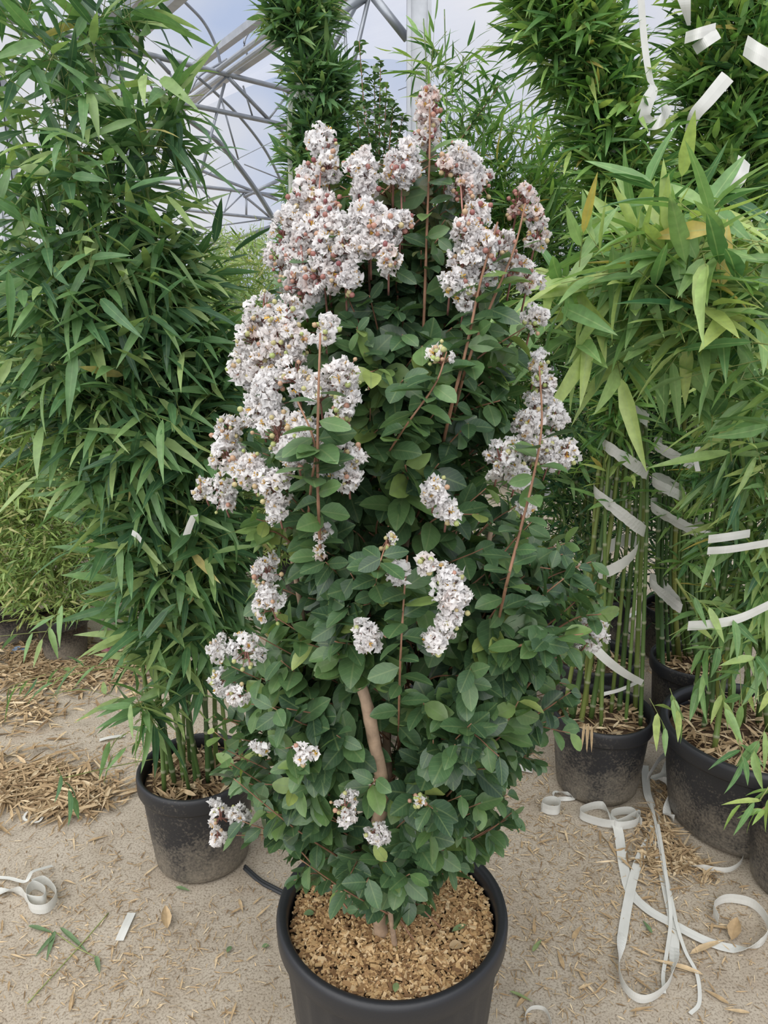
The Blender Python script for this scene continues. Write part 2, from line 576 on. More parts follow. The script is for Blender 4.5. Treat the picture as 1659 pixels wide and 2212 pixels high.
def truss_piece(segs, c, name, r_def=.022, kind='tube'):
    mb = MB()
    for s in segs:
        pts, r = (s[0], s[1]) if len(s) == 2 and isinstance(s[1], float) else (s, r_def)
        P = [ontruss(x, y, c) for x, y in pts]
        P = spline(P, 8) if len(P) > 2 else np.array(P)
        tube(mb, P, r * .8, 8)
    return tag(mb.build(name, M['steel']), kind='structure')

C1, C2, C3 = -5.5, -9.8, -22.0
truss_piece([
    ([(-60, 22), (950, 277)], .028), ([(-60, 128), (950, 340)], .026),
    ([(291, 112), (340, 214)], .010), ([(333, 122), (366, 158)], .020), ([(366, 158), (420, 232)], .012),
    ([(490, 165), (420, 230)], .012), ([(493, 167), (580, 258)], .022), ([(580, 258), (625, 200)], .012), ([(525, 185), (545, 250)], .010),
    ([(580, 258), (680, 345)], .018), ([(640, 205), (700, 290)], .012), ([(760, 232), (700, 290)], .012), ([(760, 232), (830, 315)], .012),
    ([(140, 75), (200, 180)], .012), ([(60, 55), (200, 180)], .012), ([(60, 55), (20, 145)], .012), ([(485, 181), (428, 397)], .016), ([(477, 210), (515, 345)], .010),
], C1, 'roof_truss')
truss_piece([([(395, 0), (440, 48), (468, 105), (482, 170)], .016), ([(425, 165), (470, 205), (520, 255), (570, 320), (602, 380), (620, 425)], .016),
             ([(365, 212), (410, 260), (470, 305), (522, 368), (560, 422), (590, 472), (606, 510)], .030),
             ([(535, 122), (528, 90), (545, 62), (570, 50)], .013), ([(410, 200), (430, 165), (470, 140), (490, 128)], .012)], C1 - .25, 'roof_hoop')
truss_piece([([(330, 322), (470, 383), (600, 432)], .030), ([(340, 392), (720, 436)], .034), ([(385, 452), (720, 487)], .030),
             ([(430, 402), (482, 460)], .016), ([(482, 460), (532, 412)], .016), ([(500, 410), (470, 500)], .012), ([(532, 424), (532, 466)], .022),
             ([(528, 424), (640, 372)], .040), ([(530, 425), (590, 475)], .026), ([(590, 475), (630, 430)], .016), ([(420, 365), (412, 400)], .02),
             ([(528, 355), (640, 400)], .014), ([(440, 492), (565, 475)], .014), ([(455, 537), (640, 468)], .032)], C2, 'roof_truss')
truss_piece([([(420, 522), (720, 540)], .10), ([(430, 566), (720, 576)], .05), ([(475, 530), (505, 566)], .04), ([(505, 566), (540, 532)], .04),
             ([(540, 532), (580, 568)], .04), ([(580, 568), (620, 534)], .04)], C3, 'roof_truss')

def gutter(name, a, b, z, w, h, rails=0):
    A, B = onz(*a, z), onz(*b, z)
    e = nrm(B - A)
    mb = MB()
    box(mb, A - e * 2.5, B + e * 2.0, w, h)
    for k in range(rails):
        s = nrm(np.cross(e, UP))
        off = s * (.12 + .10 * k) - UP * .06
        tube(mb, np.array([A - e * 2.5 + off, B + e * 2 + off]), .022, 8)
    return tag(mb.build(name, M['steel_light'], smooth=False), kind='structure')
gutter('roof_gutter', (337, 272), (586, 98), 3.42, .07, .06, 2)
gutter('roof_gutter', (342, 204), (544, 52), 3.75, .07, .06)
gutter('roof_gutter', (270, 96), (371, 4), 3.6, .08, .08)
gutter('roof_gutter', (225, 85), (300, 0), 3.6, .09, .08)

def post(px, ybase, Y, w, ptop=None, zt=4.2):
    b = at(px, ybase, Y)
    t = at(ptop[0], ptop[1], Y) if ptop else None
    mb = MB()
    d = nrm((t - b)) if t is not None else UP
    d = nrm(np.array([d[0] * .6, 0, d[2]]))
    A = b - d * (b[2] / d[2]) ; B = b + d * ((zt - b[2]) / d[2])
    box(mb, A, B, w, w)
    lip = np.array([w * .42, -w * .5, 0])
    box(mb, A + lip, B + lip, w * .16, w * .25)
    box(mb, A + lip * [-1, 1, 1], B + lip * [-1, 1, 1], w * .16, w * .25)
    return tag(mb.build('roof_post', M['steel_light'], smooth=False), kind='structure')
post(904, 150, 4.6, .125, (904, 0))
Pt = ontruss(250, 200, C1)
post(250, 200, Pt[1], .12)
mb = MB()
A = ontruss(228, 70, C1)
box(mb, A - [.1, .08, .12], A + [.1, -.08, .12], .22, .02)
box(mb, A - [.0, .08, .3], A + [.0, -.08, .12], .02, .2)
tag(mb.build('post_bracket', M['steel_light'], smooth=False), kind='structure')
post(440, 560, ontruss(440, 560, C3)[1], .26, None, 3.3)
post(1225, 380, 6.0, .10, None, 2.65)
post(20, 420, 6.2, .12, None, 3.2)
mb = MB()
for (x0, y0, x1, y1, z0, z1) in ((1660, -40, 1000, 130, 3.4, 3.4),):
    pass
for a, b in (((1660, -120), (860, 195)), ((1660, -10), (860, 250)), ((1560, 60), (900, 300)), ((360, 420), (720, 240)), ((1300, 250), (930, 200))):
    tube(mb, np.array([at(*a, 5.2), at(*b, 5.2)]), .0022, 4)
tag(mb.build('roof_wire', M['steel']), kind='structure')
mb = MB()
for (a, b, r) in (((800, -20), (748, 205), .012), ((768, -10), (740, 70), .010), ((808, -6), (880, 84), .024), ((690, 150), (780, -15), .02), ((640, 95), (790, -10), .03), ((745, 60), (752, 190), .008)):
    tube(mb, np.array([at(*a, 4.7), at(*b, 4.7)]), r, 8)
tag(mb.build('roof_brace', M['steel']), kind='structure')

# film over the right-hand bay, arched between the gutters
A, B = onz(337, 272, 3.42), onz(586, 98, 3.42)
e = nrm(B - A); s_ = nrm(np.array([e[1], -e[0], 0]))
if s_[1] < 0: s_ = -s_
mb = MB()
nu, nv = 30, 16
V = []
for iu in range(nu):
    for iv in range(nv):
        a = -2.5 + 10.0 * iu / (nu - 1); f = iv / (nv - 1)
        V.append(A + e * a + s_ * (.2 + 9.5 * f) + UP * (.12 + 1.7 * math.sin(math.pi * f)))
i = np.arange(nu - 1)[:, None] * nv; j = np.arange(nv - 1)[None]
mb.add(V, [np.stack([i + j, i + j + 1, i + nv + 1 + j, i + nv + j], -1).reshape(-1, 4)])
tag(mb.build('ceiling', M['film']), kind='structure')

# ------------------------------------------------------------------ pots
def add_pot(root, c, R, H, fill=.05, seg=72, ribs=0):
    mb = MB()
    b = R * .80
    wob = (lambda a, z: 1 + .012 * np.where((z < H * .86) & (z > .01), np.cos(a * ribs), 0)) if ribs else None
    prof = [(0.001, .012), (b * .55, .012), (b * .62, .0), (b * .93, 0), (b, .012), (b * 1.02, .03), (R * .87, H * .4), (R * .93, H * .84), (R * .945, H - .035),
            (R * .92, H - .03), (R * .90, H - .06), (R * .86, H * .45), (R * .8, H * .3)]
    lathe(mb, prof, c, seg, wob)
    pot = mb.build('pot', M['pot'], root)
    mb = MB()
    lip = R * .035
    prof = [(R * .93, H - .05), (R * .985, H - .052), (R * 1.0, H - .046), (R * 1.005, H - .014), (R * .995, H - .004), (R * .97, H), (R * .925, H - .003), (R * .905, H - .012), (R * .90, H - .04), (R * .93, H - .05)]
    lathe(mb, prof, c, seg)
    rim = mb.build('rim', M['pot'], pot)
    mb = MB()
    rng = np.random.default_rng(int(abs(c[0]) * 1000) + 3)
    rr = np.linspace(0.001, R * .885, 12)
    a = np.linspace(0, 2 * math.pi, 40, endpoint=False)
    z = H - fill + rng.normal(size=(12, 40)) * .003 + .012 * (1 - (rr / R)[:, None] ** 2)
    V = np.stack([c[0] + rr[:, None] * np.cos(a), c[1] + rr[:, None] * np.sin(a), z], -1).reshape(-1, 3)
    i = np.arange(11)[:, None] * 40; j = np.arange(40)[None]; k = (j + 1) % 40
    mb.add(V, [np.stack([i + j, i + k, i + 40 + k, i + 40 + j], -1).reshape(-1, 4)])
    mb.build('soil', M['soil'], root)
    return pot

def straw_mulch(root, rng, c, R, z, n, L=.06, W=.008):
    mb = MB()
    r = R * np.sqrt(rng.uniform(0, 1, n)); a = rng.uniform(0, 6.283, n)
    P = np.stack([c[0] + r * np.cos(a), c[1] + r * np.sin(a), z + rng.uniform(.0, .028, n)], -1)
    D = nrm(np.stack([rng.normal(size=n), rng.normal(size=n), rng.normal(size=n) * .22], -1))
    d2 = P + D * L
    over = np.hypot(d2[:, 0] - c[0], d2[:, 1] - c[1]) > R * .98
    D[over] = nrm(np.array([c[0], c[1], z]) - P)[over] + np.array([0, 0, .05])
    N = nrm(UP + rng.normal(size=(n, 3)) * .5)
    leaves(mb, P, D, N, L * rng.uniform(.4, 1.2, n), W * rng.uniform(.5, 1.7, n), T_BAMBOO, rng.uniform(0, 1, n), rng.uniform(-.1, .25, n), rng.uniform(.1, .8, n))
    return tag(mb.build('straw_mulch', M['drygrass'], root), kind='stuff')

def culm(root, rng, pts, r0, r1, tone, name='culm', seg=.13):
    P = spline(pts, 14)
    d = np.concatenate([[0], np.cumsum(np.linalg.norm(np.diff(P, axis=0), axis=1))])
    tot = d[-1]
    s, nd = [], []
    x = rng.uniform(0, seg)
    cuts = []
    while x < tot:
        cuts.append(x); x += seg * rng.uniform(.8, 1.25)
    ss = [(0, 0)]
    for cu in cuts:
        for dx, v in ((-.006, 0), (-.002, 1), (.003, 1), (.007, 0)):
            if 0 < cu + dx < tot: ss.append((cu + dx, v))
    ss.append((tot, 0))
    ss = np.array(sorted(ss))
    Q = np.stack([np.interp(ss[:, 0], d, P[:, k]) for k in range(3)], -1)
    r = (r0 + (r1 - r0) * ss[:, 0] / tot) * (1 + .22 * ss[:, 1])
    mb = MB()
    tube(mb, Q, r, 8, True, node=ss[:, 1] * .75, rnd=np.clip(tone + rng.normal(size=len(Q)) * .04, 0, 1))
    return mb.build(name, M['culm'], root)

def ribbon_mesh(mb, P, Wd, width, thick=.0006):
    P = np.asarray(P, float); Wd = nrm(Wd)
    width = np.broadcast_to(np.asarray(width, float), (len(P),))[:, None]
    T = nrm(np.gradient(P, axis=0))
    Nn = nrm(np.cross(T, Wd))
    A, B = P - Wd * width / 2, P + Wd * width / 2
    Mid = P + Nn * width * .03
    n = len(P)
    V = np.stack([A, Mid, B, B - Nn * thick, Mid - Nn * thick, A - Nn * thick], 1).reshape(-1, 3)
    i = np.arange(n - 1)[:, None] * 6; j = np.arange(6)[None]; k = (j + 1) % 6
    mb.add(V, [np.stack([i + j, i + k, i + 6 + k, i + 6 + j], -1).reshape(-1, 4), np.array([[0, 1, 4, 5], [1, 2, 3, 4]]), (n - 1) * 6 + np.array([[5, 4, 1, 0], [4, 3, 2, 1]])])

def tape_band(root, a, b, Y, w=.022, rpx=None, sag=0.0, label=None):
    """A band round a bundle: its front runs from pixel a to pixel b, its back goes round behind."""
    A, B = at(*a, Y), at(*b, Y)
    c = (A + B) / 2; h = (B - A) / 2
    r = np.linalg.norm(h)
    f = np.array([0, -1.0, 0]) * r * .75
    th = np.linspace(0, 2 * math.pi, 49)
    P = c + np.cos(th)[:, None] * -h + np.sin(th)[:, None] * f
    P[:, 2] += -sag * np.sin(th) + np.where(np.sin(th) < 0, -.02 * np.sin(th), 0)
    rad = P - c
    T = nrm(np.gradient(P, axis=0))
    Wd = nrm(UP - T * (T @ UP)[:, None] + nrm(rad) * .12)
    mb = MB()
    rng = np.random.default_rng(int(a[0] * 7 + a[1]))
    ribbon_mesh(mb, P, Wd, w * (1 + .06 * rng.normal(size=49)))
    return mb.build('tape_band', M['tape'], root, False)

def tape_strip(root, pts, w, wd, name='tape_tail', n=8):
    P = spline([at(*p) for p in pts], n)
    Wd = np.array(wd, float)
    if Wd.ndim == 1:
        Wd = np.broadcast_to(Wd, (len(P), 3))
    else:
        k = np.linspace(0, 1, len(Wd)); t = np.linspace(0, 1, len(P))
        Wd = np.stack([np.interp(t, k, Wd[:, c]) for c in range(3)], -1)
    mb = MB()
    ribbon_mesh(mb, P, Wd, w)
    return mb.build(name, M['tape'], root, False)

def potted_bamboo(seed, label, base, R, H, specs, culms, mat='bamboo', group=None, mulch=0, tone=(0, 1), ct=.4, cr=(.008, .004), name='potted_bamboo', pot=True, straw_L=.06, **kw):
    rng = np.random.default_rng(seed)
    root = empty(name, (base[0], base[1], 0))
    tag(root, label, 'potted plant', group)
    c = np.array([base[0], base[1], 0.0])
    if pot:
        add_pot(root, c, R, H)
        if mulch:
            straw_mulch(root, rng, c, R * .86, H - .045, mulch, straw_L)
    for cu in culms:
        culm(root, rng, cu, cr[0] * rng.uniform(.7, 1.15), cr[1], np.clip(ct + rng.normal() * .25, 0, 1))
    O, Rr = caps(rng, specs)
    # long side branches
    mb, ms = bamboo_leaves(rng, O, Rr, rnd0=tone[0], rnd1=tone[1], **kw)
    return root, rng, mb, ms
def finish(root, mb, ms, mat):
    mb.build('foliage', M[mat], root)
    ms.build('twigs', M['twig'], root)
def fan(rng, base, R, z, tops, jitter=.8, mid=None):
    out = []
    for (px, py, Y) in tops:
        a = rng.uniform(0, 6.283); r = R * jitter * math.sqrt(rng.uniform(.1, 1))
        t = at(px, py, Y)
        b = np.array([base[0] + r * math.cos(a), base[1] + r * math.sin(a), z])
        # start on the side the culm leans to
        b[:2] = b[:2] * .75 + .25 * np.array([base[0] + np.sign(t[0] - base[0]) * r, base[1]])
        m = b * .55 + t * .45 + np.array([(b[0] - t[0]) * .12, 0, .05])
        out.append([b, m, t])
    return out

# ------------------------------------------------------------------ 1. the white crape myrtle in front
rng = np.random.default_rng(11)
MC = np.array([.0165, 1.29, 0.0])
MR, MH = .236, .405
crape = empty('potted_crape_myrtle', MC)
tag(crape, 'tall white-flowering shrub in the large black pot at the front', 'potted plant')
add_pot(crape, MC, MR, MH, .045, 96, 24)
# wood chips
n = 7000
mb = MB()
r = MR * .875 * np.sqrt(rng.uniform(0, 1, n)); a = rng.uniform(0, 6.283, n)
P = np.stack([MC[0] + r * np.cos(a), MC[1] + r * np.sin(a), MH - .037 + .010 * (1 - (r / MR) ** 2) + rng.uniform(0, .007, n)], -1)
D = nrm(np.stack([rng.normal(size=n), rng.normal(size=n), rng.normal(size=n) * .3], -1))
S = nrm(np.cross(D, UP + rng.normal(size=(n, 3)) * .35)); U = np.cross(S, D)
big = rng.uniform(size=n) ** 3
l = .0030 + .0065 * big; w = .0014 + .0038 * big * rng.uniform(.3, 1, n); t = .0008 + .001 * rng.uniform(size=n)
sg = np.array([[-1, -1, -1], [1, -1, -1], [1, 1, -1], [-1, 1, -1], [-1, -1, 1], [1, -1, 1], [1, 1, 1], [-1, 1, 1]], float)
V = P[:, None] + D[:, None] * (sg[:, 0] * l[:, None])[..., None] + S[:, None] * (sg[:, 1] * w[:, None])[..., None] + U[:, None] * (sg[:, 2] * t[:, None])[..., None]
F = np.array([[0, 3, 2, 1], [4, 5, 6, 7], [0, 1, 5, 4], [1, 2, 6, 5], [2, 3, 7, 6], [3, 0, 4, 7]])
mb.add(V.reshape(-1, 3), [(F[None] + np.arange(n)[:, None, None] * 8).reshape(-1, 4)], rnd=np.repeat(rng.uniform(0, 1, n), 8))
tag(mb.build('wood_chips', M['chip'], crape, smooth=False), 'tan wood chips covering the soil', kind='stuff')

ROW = np.array([200, 300, 340, 420, 500, 600, 700, 800, 900, 1000, 1100, 1200, 1300, 1400, 1500, 1600, 1700, 1800, 1900, 1960], float)
LFT = np.array([908, 885, 690, 640, 595, 580, 535, 510, 490, 470, 490, 560, 545, 500, 480, 505, 530, 610, 690, 740], float)
RGT = np.array([950, 965, 1030, 1060, 1150, 1165, 1165, 1160, 1140, 1150, 1185, 1270, 1280, 1240, 1215, 1140, 1095, 1030, 950, 900], float)
YC = 1.25
def prof(py):
    return np.interp(py, ROW, LFT), np.interp(py, ROW, RGT)
def canopy_front(px, py, k=.85):
    l_, r_ = prof(py)
    c, h = (l_ + r_) / 2, (r_ - l_) / 2
    f = 1 - min(1, ((px - c) / h) ** 2)
    return YC - msize(h, px, py, YC) * math.sqrt(f) * k
# trunk and main stems, each its own mesh
mL, mT, mS = MB(), MB(), MB()
def stem(pts, r0, r1, mat='bark', name='stem', leafy=0, lt=.75):
    P = spline([at(*p) if p[1] > 20 else np.array(p, float) for p in pts], 8)
    mb = MB()
    rad = np.linspace(r0, r1, len(P)) * (1 + .06 * rng.normal(size=len(P)))
    tube(mb, P, rad * (.62 if mat != 'bark' else 1), 9)
    if leafy:
        m = leafy
        t = np.linspace(.05, lt, m) * (len(P) - 1)
        Q = np.stack([np.interp(t, np.arange(len(P)), P[:, k]) for k in range(3)], -1)
        an = np.arange(m) * 2.4 + rng.normal(size=m) * .4
        D = nrm(np.stack([np.cos(an), np.sin(an) * .8, rng.uniform(-.3, .5, m)], -1))
        LL = rng.uniform(.034, .056, m)
        leaves(mL, Q, D, nrm(UP + rng.normal(size=(m, 3)) * .45 + [0, -.4, 0]), LL, LL * rng.uniform(.5, .62, m), T_OVAL, np.clip(rng.beta(1.6, 2.4, m), 0, 1), rng.uniform(.05, .3, m), rng.uniform(.05, .45, m), rng, .02)
    return mb.build(name, M[mat], crape)
zc = MH - .06
stem([(MC[0] - .02, 1.25, zc), (806, 1850, 1.19), (826, 1720, 1.11), (808, 1600, 1.08), (783, 1490, 1.09), (735, 1400, 1.13), (705, 1290, 1.16), (690, 1180, 1.18)], .0145, .006, name='trunk')
stem([(MC[0] + .01, 1.29, zc), (850, 1800, 1.25), (835, 1600, 1.27), (840, 1400, 1.27), (880, 1150, 1.26), (905, 900, 1.25), (915, 700, 1.24)], .011, .004, name='trunk')
stem([(MC[0] + .03, 1.28, zc), (900, 1820, 1.24), (925, 1650, 1.22), (960, 1500, 1.22), (1030, 1300, 1.2), (1060, 1150, 1.2)], .009, .004, name='trunk')
stem([(MC[0] - .04, 1.29, zc), (720, 1850, 1.25), (690, 1650, 1.25), (670, 1450, 1.24), (640, 1250, 1.22), (600, 1050, 1.2)], .009, .0035, name='trunk')
stem([(MC[0] + .008, 1.22, zc), (838, 1930, 1.18), (842, 1880, 1.16), (848, 1800, 1.12)], .006, .003)
stem([(900, 1000, 1.22), (915, 700, 1.12), (922, 500, 1.14), (928, 330, 1.18), (928, 215, 1.2)], .0040, .0018, 'shoot', 'stem', 22)
stem([(940, 1030, 1.22), (975, 880, 1.03), (1010, 740, 1.04), (1040, 600, 1.07), (1075, 480, 1.1)], .0042, .0022, 'shoot', 'stem', 22)
stem([(960, 980, 1.22), (1005, 800, 1.05), (1060, 660, 1.07), (1110, 540, 1.1), (1135, 440, 1.12)], .0038, .002, 'shoot', 'stem', 22)
stem([(700, 1330, 1.22), (690, 1150, .98), (686, 1000, .95), (688, 850, .94), (692, 720, .97)], .0042, .0022, 'shoot', 'stem', 22)
stem([(660, 1180, 1.22), (672, 1050, .97), (680, 960, .96), (640, 860, 1.0)], .0034, .002, 'shoot', 'stem', 22)
stem([(1060, 1420, 1.22), (1090, 1280, .99), (1115, 1180, .99), (1150, 1040, 1.02), (1170, 920, 1.05), (1165, 790, 1.07)], .0042, .002, 'shoot', 'stem', 22)
stem([(860, 1620, 1.22), (864, 1450, .96), (872, 1300, .97), (880, 1200, 1.0)], .003, .002, 'shoot', 'stem', 22)
stem([(800, 1330, 1.22), (815, 1240, .94), (835, 1170, .95)], .0022, .0015, 'shoot', 'stem', 22)
stem([(1000, 1420, 1.22), (1120, 1395, 1.02), (1200, 1378, 1.03), (1260, 1370, 1.03)], .0032, .002, 'shoot', 'stem', 22)
stem([(800, 1040, 1.22), (870, 930, .99), (940, 830, .99), (965, 760, 1.0)], .0026, .0016, 'shoot', 'stem', 22)
stem([(720, 700, 1.22), (705, 560, 1.1), (690, 430, 1.14), (698, 320, 1.18)], .0032, .0016, 'stalk', 'stem', 6, .4)
stem([(800, 660, 1.22), (795, 520, 1.12), (785, 390, 1.16)], .0028, .0016, 'stalk', 'stem', 6, .4)
stem([(650, 700, 1.22), (655, 580, 1.1), (640, 470, 1.13)], .0028, .0016, 'stalk', 'stem', 6, .4)
stem([(1005, 640, 1.22), (1000, 480, 1.12), (992, 360, 1.16)], .0028, .0016, 'stalk', 'stem', 6, .4)
stem([(870, 620, 1.22), (868, 480, 1.14), (866, 350, 1.17)], .0028, .0016, 'stalk', 'stem', 6, .4)

# leafy shoots
def shoot_to(E, outw, ln, top, k_leaf, Lr, B=None):
    if B is None:
        B = E - outw * ln * rng.uniform(.45, .9) - UP * ln * rng.uniform(.25, .9)
    if B[2] < MH - .02: B[2] = MH - .02 + rng.uniform(0, .05)
    mid = (B + E) / 2 + UP * .015 + rng.normal(size=3) * .012
    C = spline([B, mid, E], 6)
    tube(mS, C, np.linspace(.0020, .0009, len(C)), 5)
    m = int(k_leaf * rng.uniform(.7, 1.2))
    tt = np.linspace(.18, 1, m)
    ix = tt * (len(C) - 1)
    P = np.stack([np.interp(ix, np.arange(len(C)), C[:, k]) for k in range(3)], -1)
    T = nrm(E - B)
    s0 = nrm(np.cross(T, UP + rng.normal(size=3) * .5))
    u0 = np.cross(s0, T)
    ph = np.where(np.arange(m) % 2 == 0, 0, math.pi) + rng.normal(size=m) * .5
    side = s0 * np.cos(ph)[:, None] + u0 * np.sin(ph)[:, None]
    D = nrm(side * 1.0 + T * rng.uniform(.25, .8, (m, 1)) + outw * .35 - UP * rng.uniform(-.15, .75, (m, 1)) + rng.normal(size=(m, 3)) * .25)
    N = nrm(UP * .8 + outw * .55 + rng.normal(size=(m, 3)) * .4)
    LL = rng.uniform(Lr[0], Lr[1], m) * (1 - .35 * tt ** 3)
    tone = np.clip(rng.beta(1.5, 2.8) + rng.normal(size=m) * .14 + .35 * (tt > .8) * rng.uniform(size=m) ** 2, 0, 1)
    leaves(mT if top else mL, P, D, N, LL, LL * rng.uniform(.5, .64, m), T_OVAL, tone, rng.uniform(.02, .3, m), rng.uniform(.05, .45, m), rng, .02)
def leafy_shoots(n, rows, inset, top=False, k_leaf=13, Lr=(.046, .071), front=False):
    for _ in range(n):
        py = rng.choice(rows) + rng.uniform(-50, 50)
        py = min(max(py, 330), 1900)
        l_, r_ = prof(py)
        l_, r_ = l_ + inset, r_ - inset
        if r_ <= l_ + 10: continue
        c, h = (l_ + r_) / 2, (r_ - l_) / 2
        hm = msize(h, c, py, YC)
        q = rng.uniform(.45, 1) ** .7
        th = rng.uniform(0, 2 * math.pi) if not front else rng.uniform(math.pi * 1.05, math.pi * 1.95)
        E = at(c, py, YC) + np.array([math.cos(th) * hm * q, math.sin(th) * hm * q, 0])
        if E[1] < .62: continue
        if E[1] < 1.20:                      # the old trunk shows through the middle
            t_ = (E - [0, 0, CAMZ]); dz = t_[1] * CP - t_[2] * SP
            ex, ey = IW / 2 + FPX * t_[0] / dz, IH / 2 - FPX * (t_[1] * SP + t_[2] * CP) / dz
            if 690 < ex < 900 and 1440 < ey < 1830 and rng.uniform() < .93: continue
        shoot_to(E, np.array([math.cos(th), math.sin(th), 0]), rng.uniform(.13, .24), top, k_leaf, Lr)
rows_body = np.array([700, 760, 820, 880, 940, 1000, 1060, 1100, 1150, 1200, 1250, 1300, 1350, 1400, 1450, 1500, 1550, 1600, 1650, 1700, 1750])
leafy_shoots(290, rows_body, 30)
leafy_shoots(110, rows_body, 35, front=True)
leafy_shoots(80, np.array([1250, 1300, 1350, 1400, 1450]), 5)
leafy_shoots(26, np.array([1700, 1760, 1800]), 5, k_leaf=12)
leafy_shoots(10, np.array([1850, 1880]), 20, k_leaf=7, Lr=(.03, .045))
leafy_shoots(75, np.array([480, 540, 600, 660]), 60, k_leaf=12, Lr=(.034, .050))
leafy_shoots(45, np.array([380, 440, 500, 580]), 60, top=True, k_leaf=7, Lr=(.028, .042))
for (x, y) in ((1290, 1260), (1285, 1330), (1245, 1390), (1235, 1500), (1215, 1560), (1140, 1570), (1150, 1640), (1120, 1760), (1090, 1720), (1075, 1800), (470, 1530), (495, 1640), (520, 1700), (515, 1790), (490, 1440), (510, 1580), (1220, 1190), (1160, 1140), (1200, 1290), (1210, 1420), (640, 1880), (985, 1850),
               (1180, 1230), (1260, 1210), (545, 1290), (560, 1380), (1040, 1830), (1190, 1480), (760, 1930), (840, 1940), (480, 1600), (1130, 880), (1150, 700), (600, 640)):
    for q in range(2):
        Y_ = 1.22 + rng.uniform(-.14, .1)
        E = at(x + rng.uniform(-20, 20), y + rng.uniform(-25, 25), Y_)
        o_ = np.array([np.sign(x - 850) * .9, rng.uniform(-.5, .1), 0]); o_ /= np.linalg.norm(o_)
        shoot_to(E, o_, rng.uniform(.16, .26), False, 12, (.040, .062))
mL.build('foliage', M['crape'], crape)
tag(mT.build('foliage', M['crape_top'], crape), 'bronze-tinted upper leaves')
mS.build('twigs', M['shoot'], crape)

# flower heads
NP_ = 9
def flower_cluster(px, py, rpx, nfl, pink=.15, budtone=(.3, .8), nbud=8, Y=None, stretch=1.0):
    if Y is None:
        Y = canopy_front(px, py) - (.05 if py > 640 else .015)
    c = at(px, py, Y); R = msize(rpx, px, py, Y)
    nfl = int(nfl * 1.4 + .5) if nfl > 2 else nfl
    R *= 1.12
    d = nrm(rng.normal(size=(nfl, 3)) + np.array([0, -.45, .15]))
    C = c + d * R * rng.uniform(.35, 1, (nfl, 1)) ** .6 * np.array([1, 1, stretch])
    mp = MB()
    fr = rng.uniform(.0075, .0120, nfl)
    tone_f = np.clip(rng.normal(size=nfl) * .2 + pink * .75, 0, 1)
    gu = np.array([.35, .62, .85, 1.0]); gw = np.array([-1, -.4, .4, 1.0])
    wid = np.array([.10, .42, .52, .36])
    for f in range(nfl):
        ax = nrm(d[f] + rng.normal(size=3) * .35)
        s0 = nrm(np.cross(ax, rng.normal(size=3))); u0 = np.cross(ax, s0)
        for k in range(6):
            an = k * math.pi / 3 + rng.normal() * .12
            e = s0 * math.cos(an) + u0 * math.sin(an)
            g = nrm(e + ax * rng.uniform(-.1, .6))
            sd = np.cross(g, ax)
            nn = np.cross(sd, g)
            V = (C[f] + g * (gu[:, None, None] * fr[f]) + sd * (gw[None, :, None] * wid[:, None, None] * fr[f])
                 + nn * (rng.normal(size=(4, 4, 1)) * fr[f] * .22) + rng.normal(size=(4, 4, 3)) * fr[f] * .12)
            i = np.arange(3)[:, None] * 4; j = np.arange(3)[None]
            mp.add(V.reshape(-1, 3), [np.stack([i + j, i + j + 1, i + 5 + j, i + 4 + j], -1).reshape(-1, 4)],
                   rnd=np.clip(tone_f[f] + rng.normal() * .06 + np.repeat([.25, .05, 0, 0], 4), 0, 1))
    fc = mp.build('flower_cluster', M['petal'], crape)
    # stamens
    ms = MB()
    w_ = np.where(rng.uniform(size=nfl) < .28)[0]
    if len(w_) == 0: w_ = np.array([0])
    A = np.repeat(C[w_], 7, 0)
    Bq = A + nrm(np.repeat(d[w_], 7, 0) + rng.normal(size=(len(A), 3)) * .6) * np.repeat(fr[w_], 7)[:, None] * .7
    sticks(ms, A, Bq, .0003, .0006)
    tag(ms.build('stamens', M['stamen'], fc), 'yellow stamens', kind='stuff')
    # buds and stalks
    bd = nrm(rng.normal(size=(nbud, 3)) + np.array([0, -.4, .2]))
    BC = c + bd * R * rng.uniform(.5, 1.25, (nbud, 1)) * np.array([1, 1, stretch])
    mbud = MB()
    for q in range(nbud):
        rr = rng.uniform(.0026, .0044)
        zz = np.linspace(-1, 1, 5); ra = np.sqrt(np.maximum(1 - zz ** 2, 0)) * rr
        ra[0] = ra[-1] = rr * .12
        ax = nrm(bd[q] + UP * .3)
        tube(mbud, BC[q] + ax * zz[:, None] * rr * 1.05, ra, 7, True, rnd=rng.uniform(*budtone))
    if nbud:
        mbud.build('buds', M['bud'], fc)
    mst = MB()
    basep = c - UP * R * .9 + np.array([0, .02, 0])
    allp = np.vstack([C, BC])
    hub = c - UP * R * .25 * stretch
    tube(mst, spline([basep - UP * .03 + np.array([0, .03, 0]), basep, hub, c + UP * R * .6 * stretch], 4), np.linspace(.0017, .0009, 13), 5)
    sticks(mst, np.repeat((basep * .35 + hub * .65)[None], len(allp), 0) + UP * (rng.uniform(-.2, .7, (len(allp), 1)) * R), allp, .0009, .0006)
    mst.build('stalks', M['stalk'], fc)
    return fc
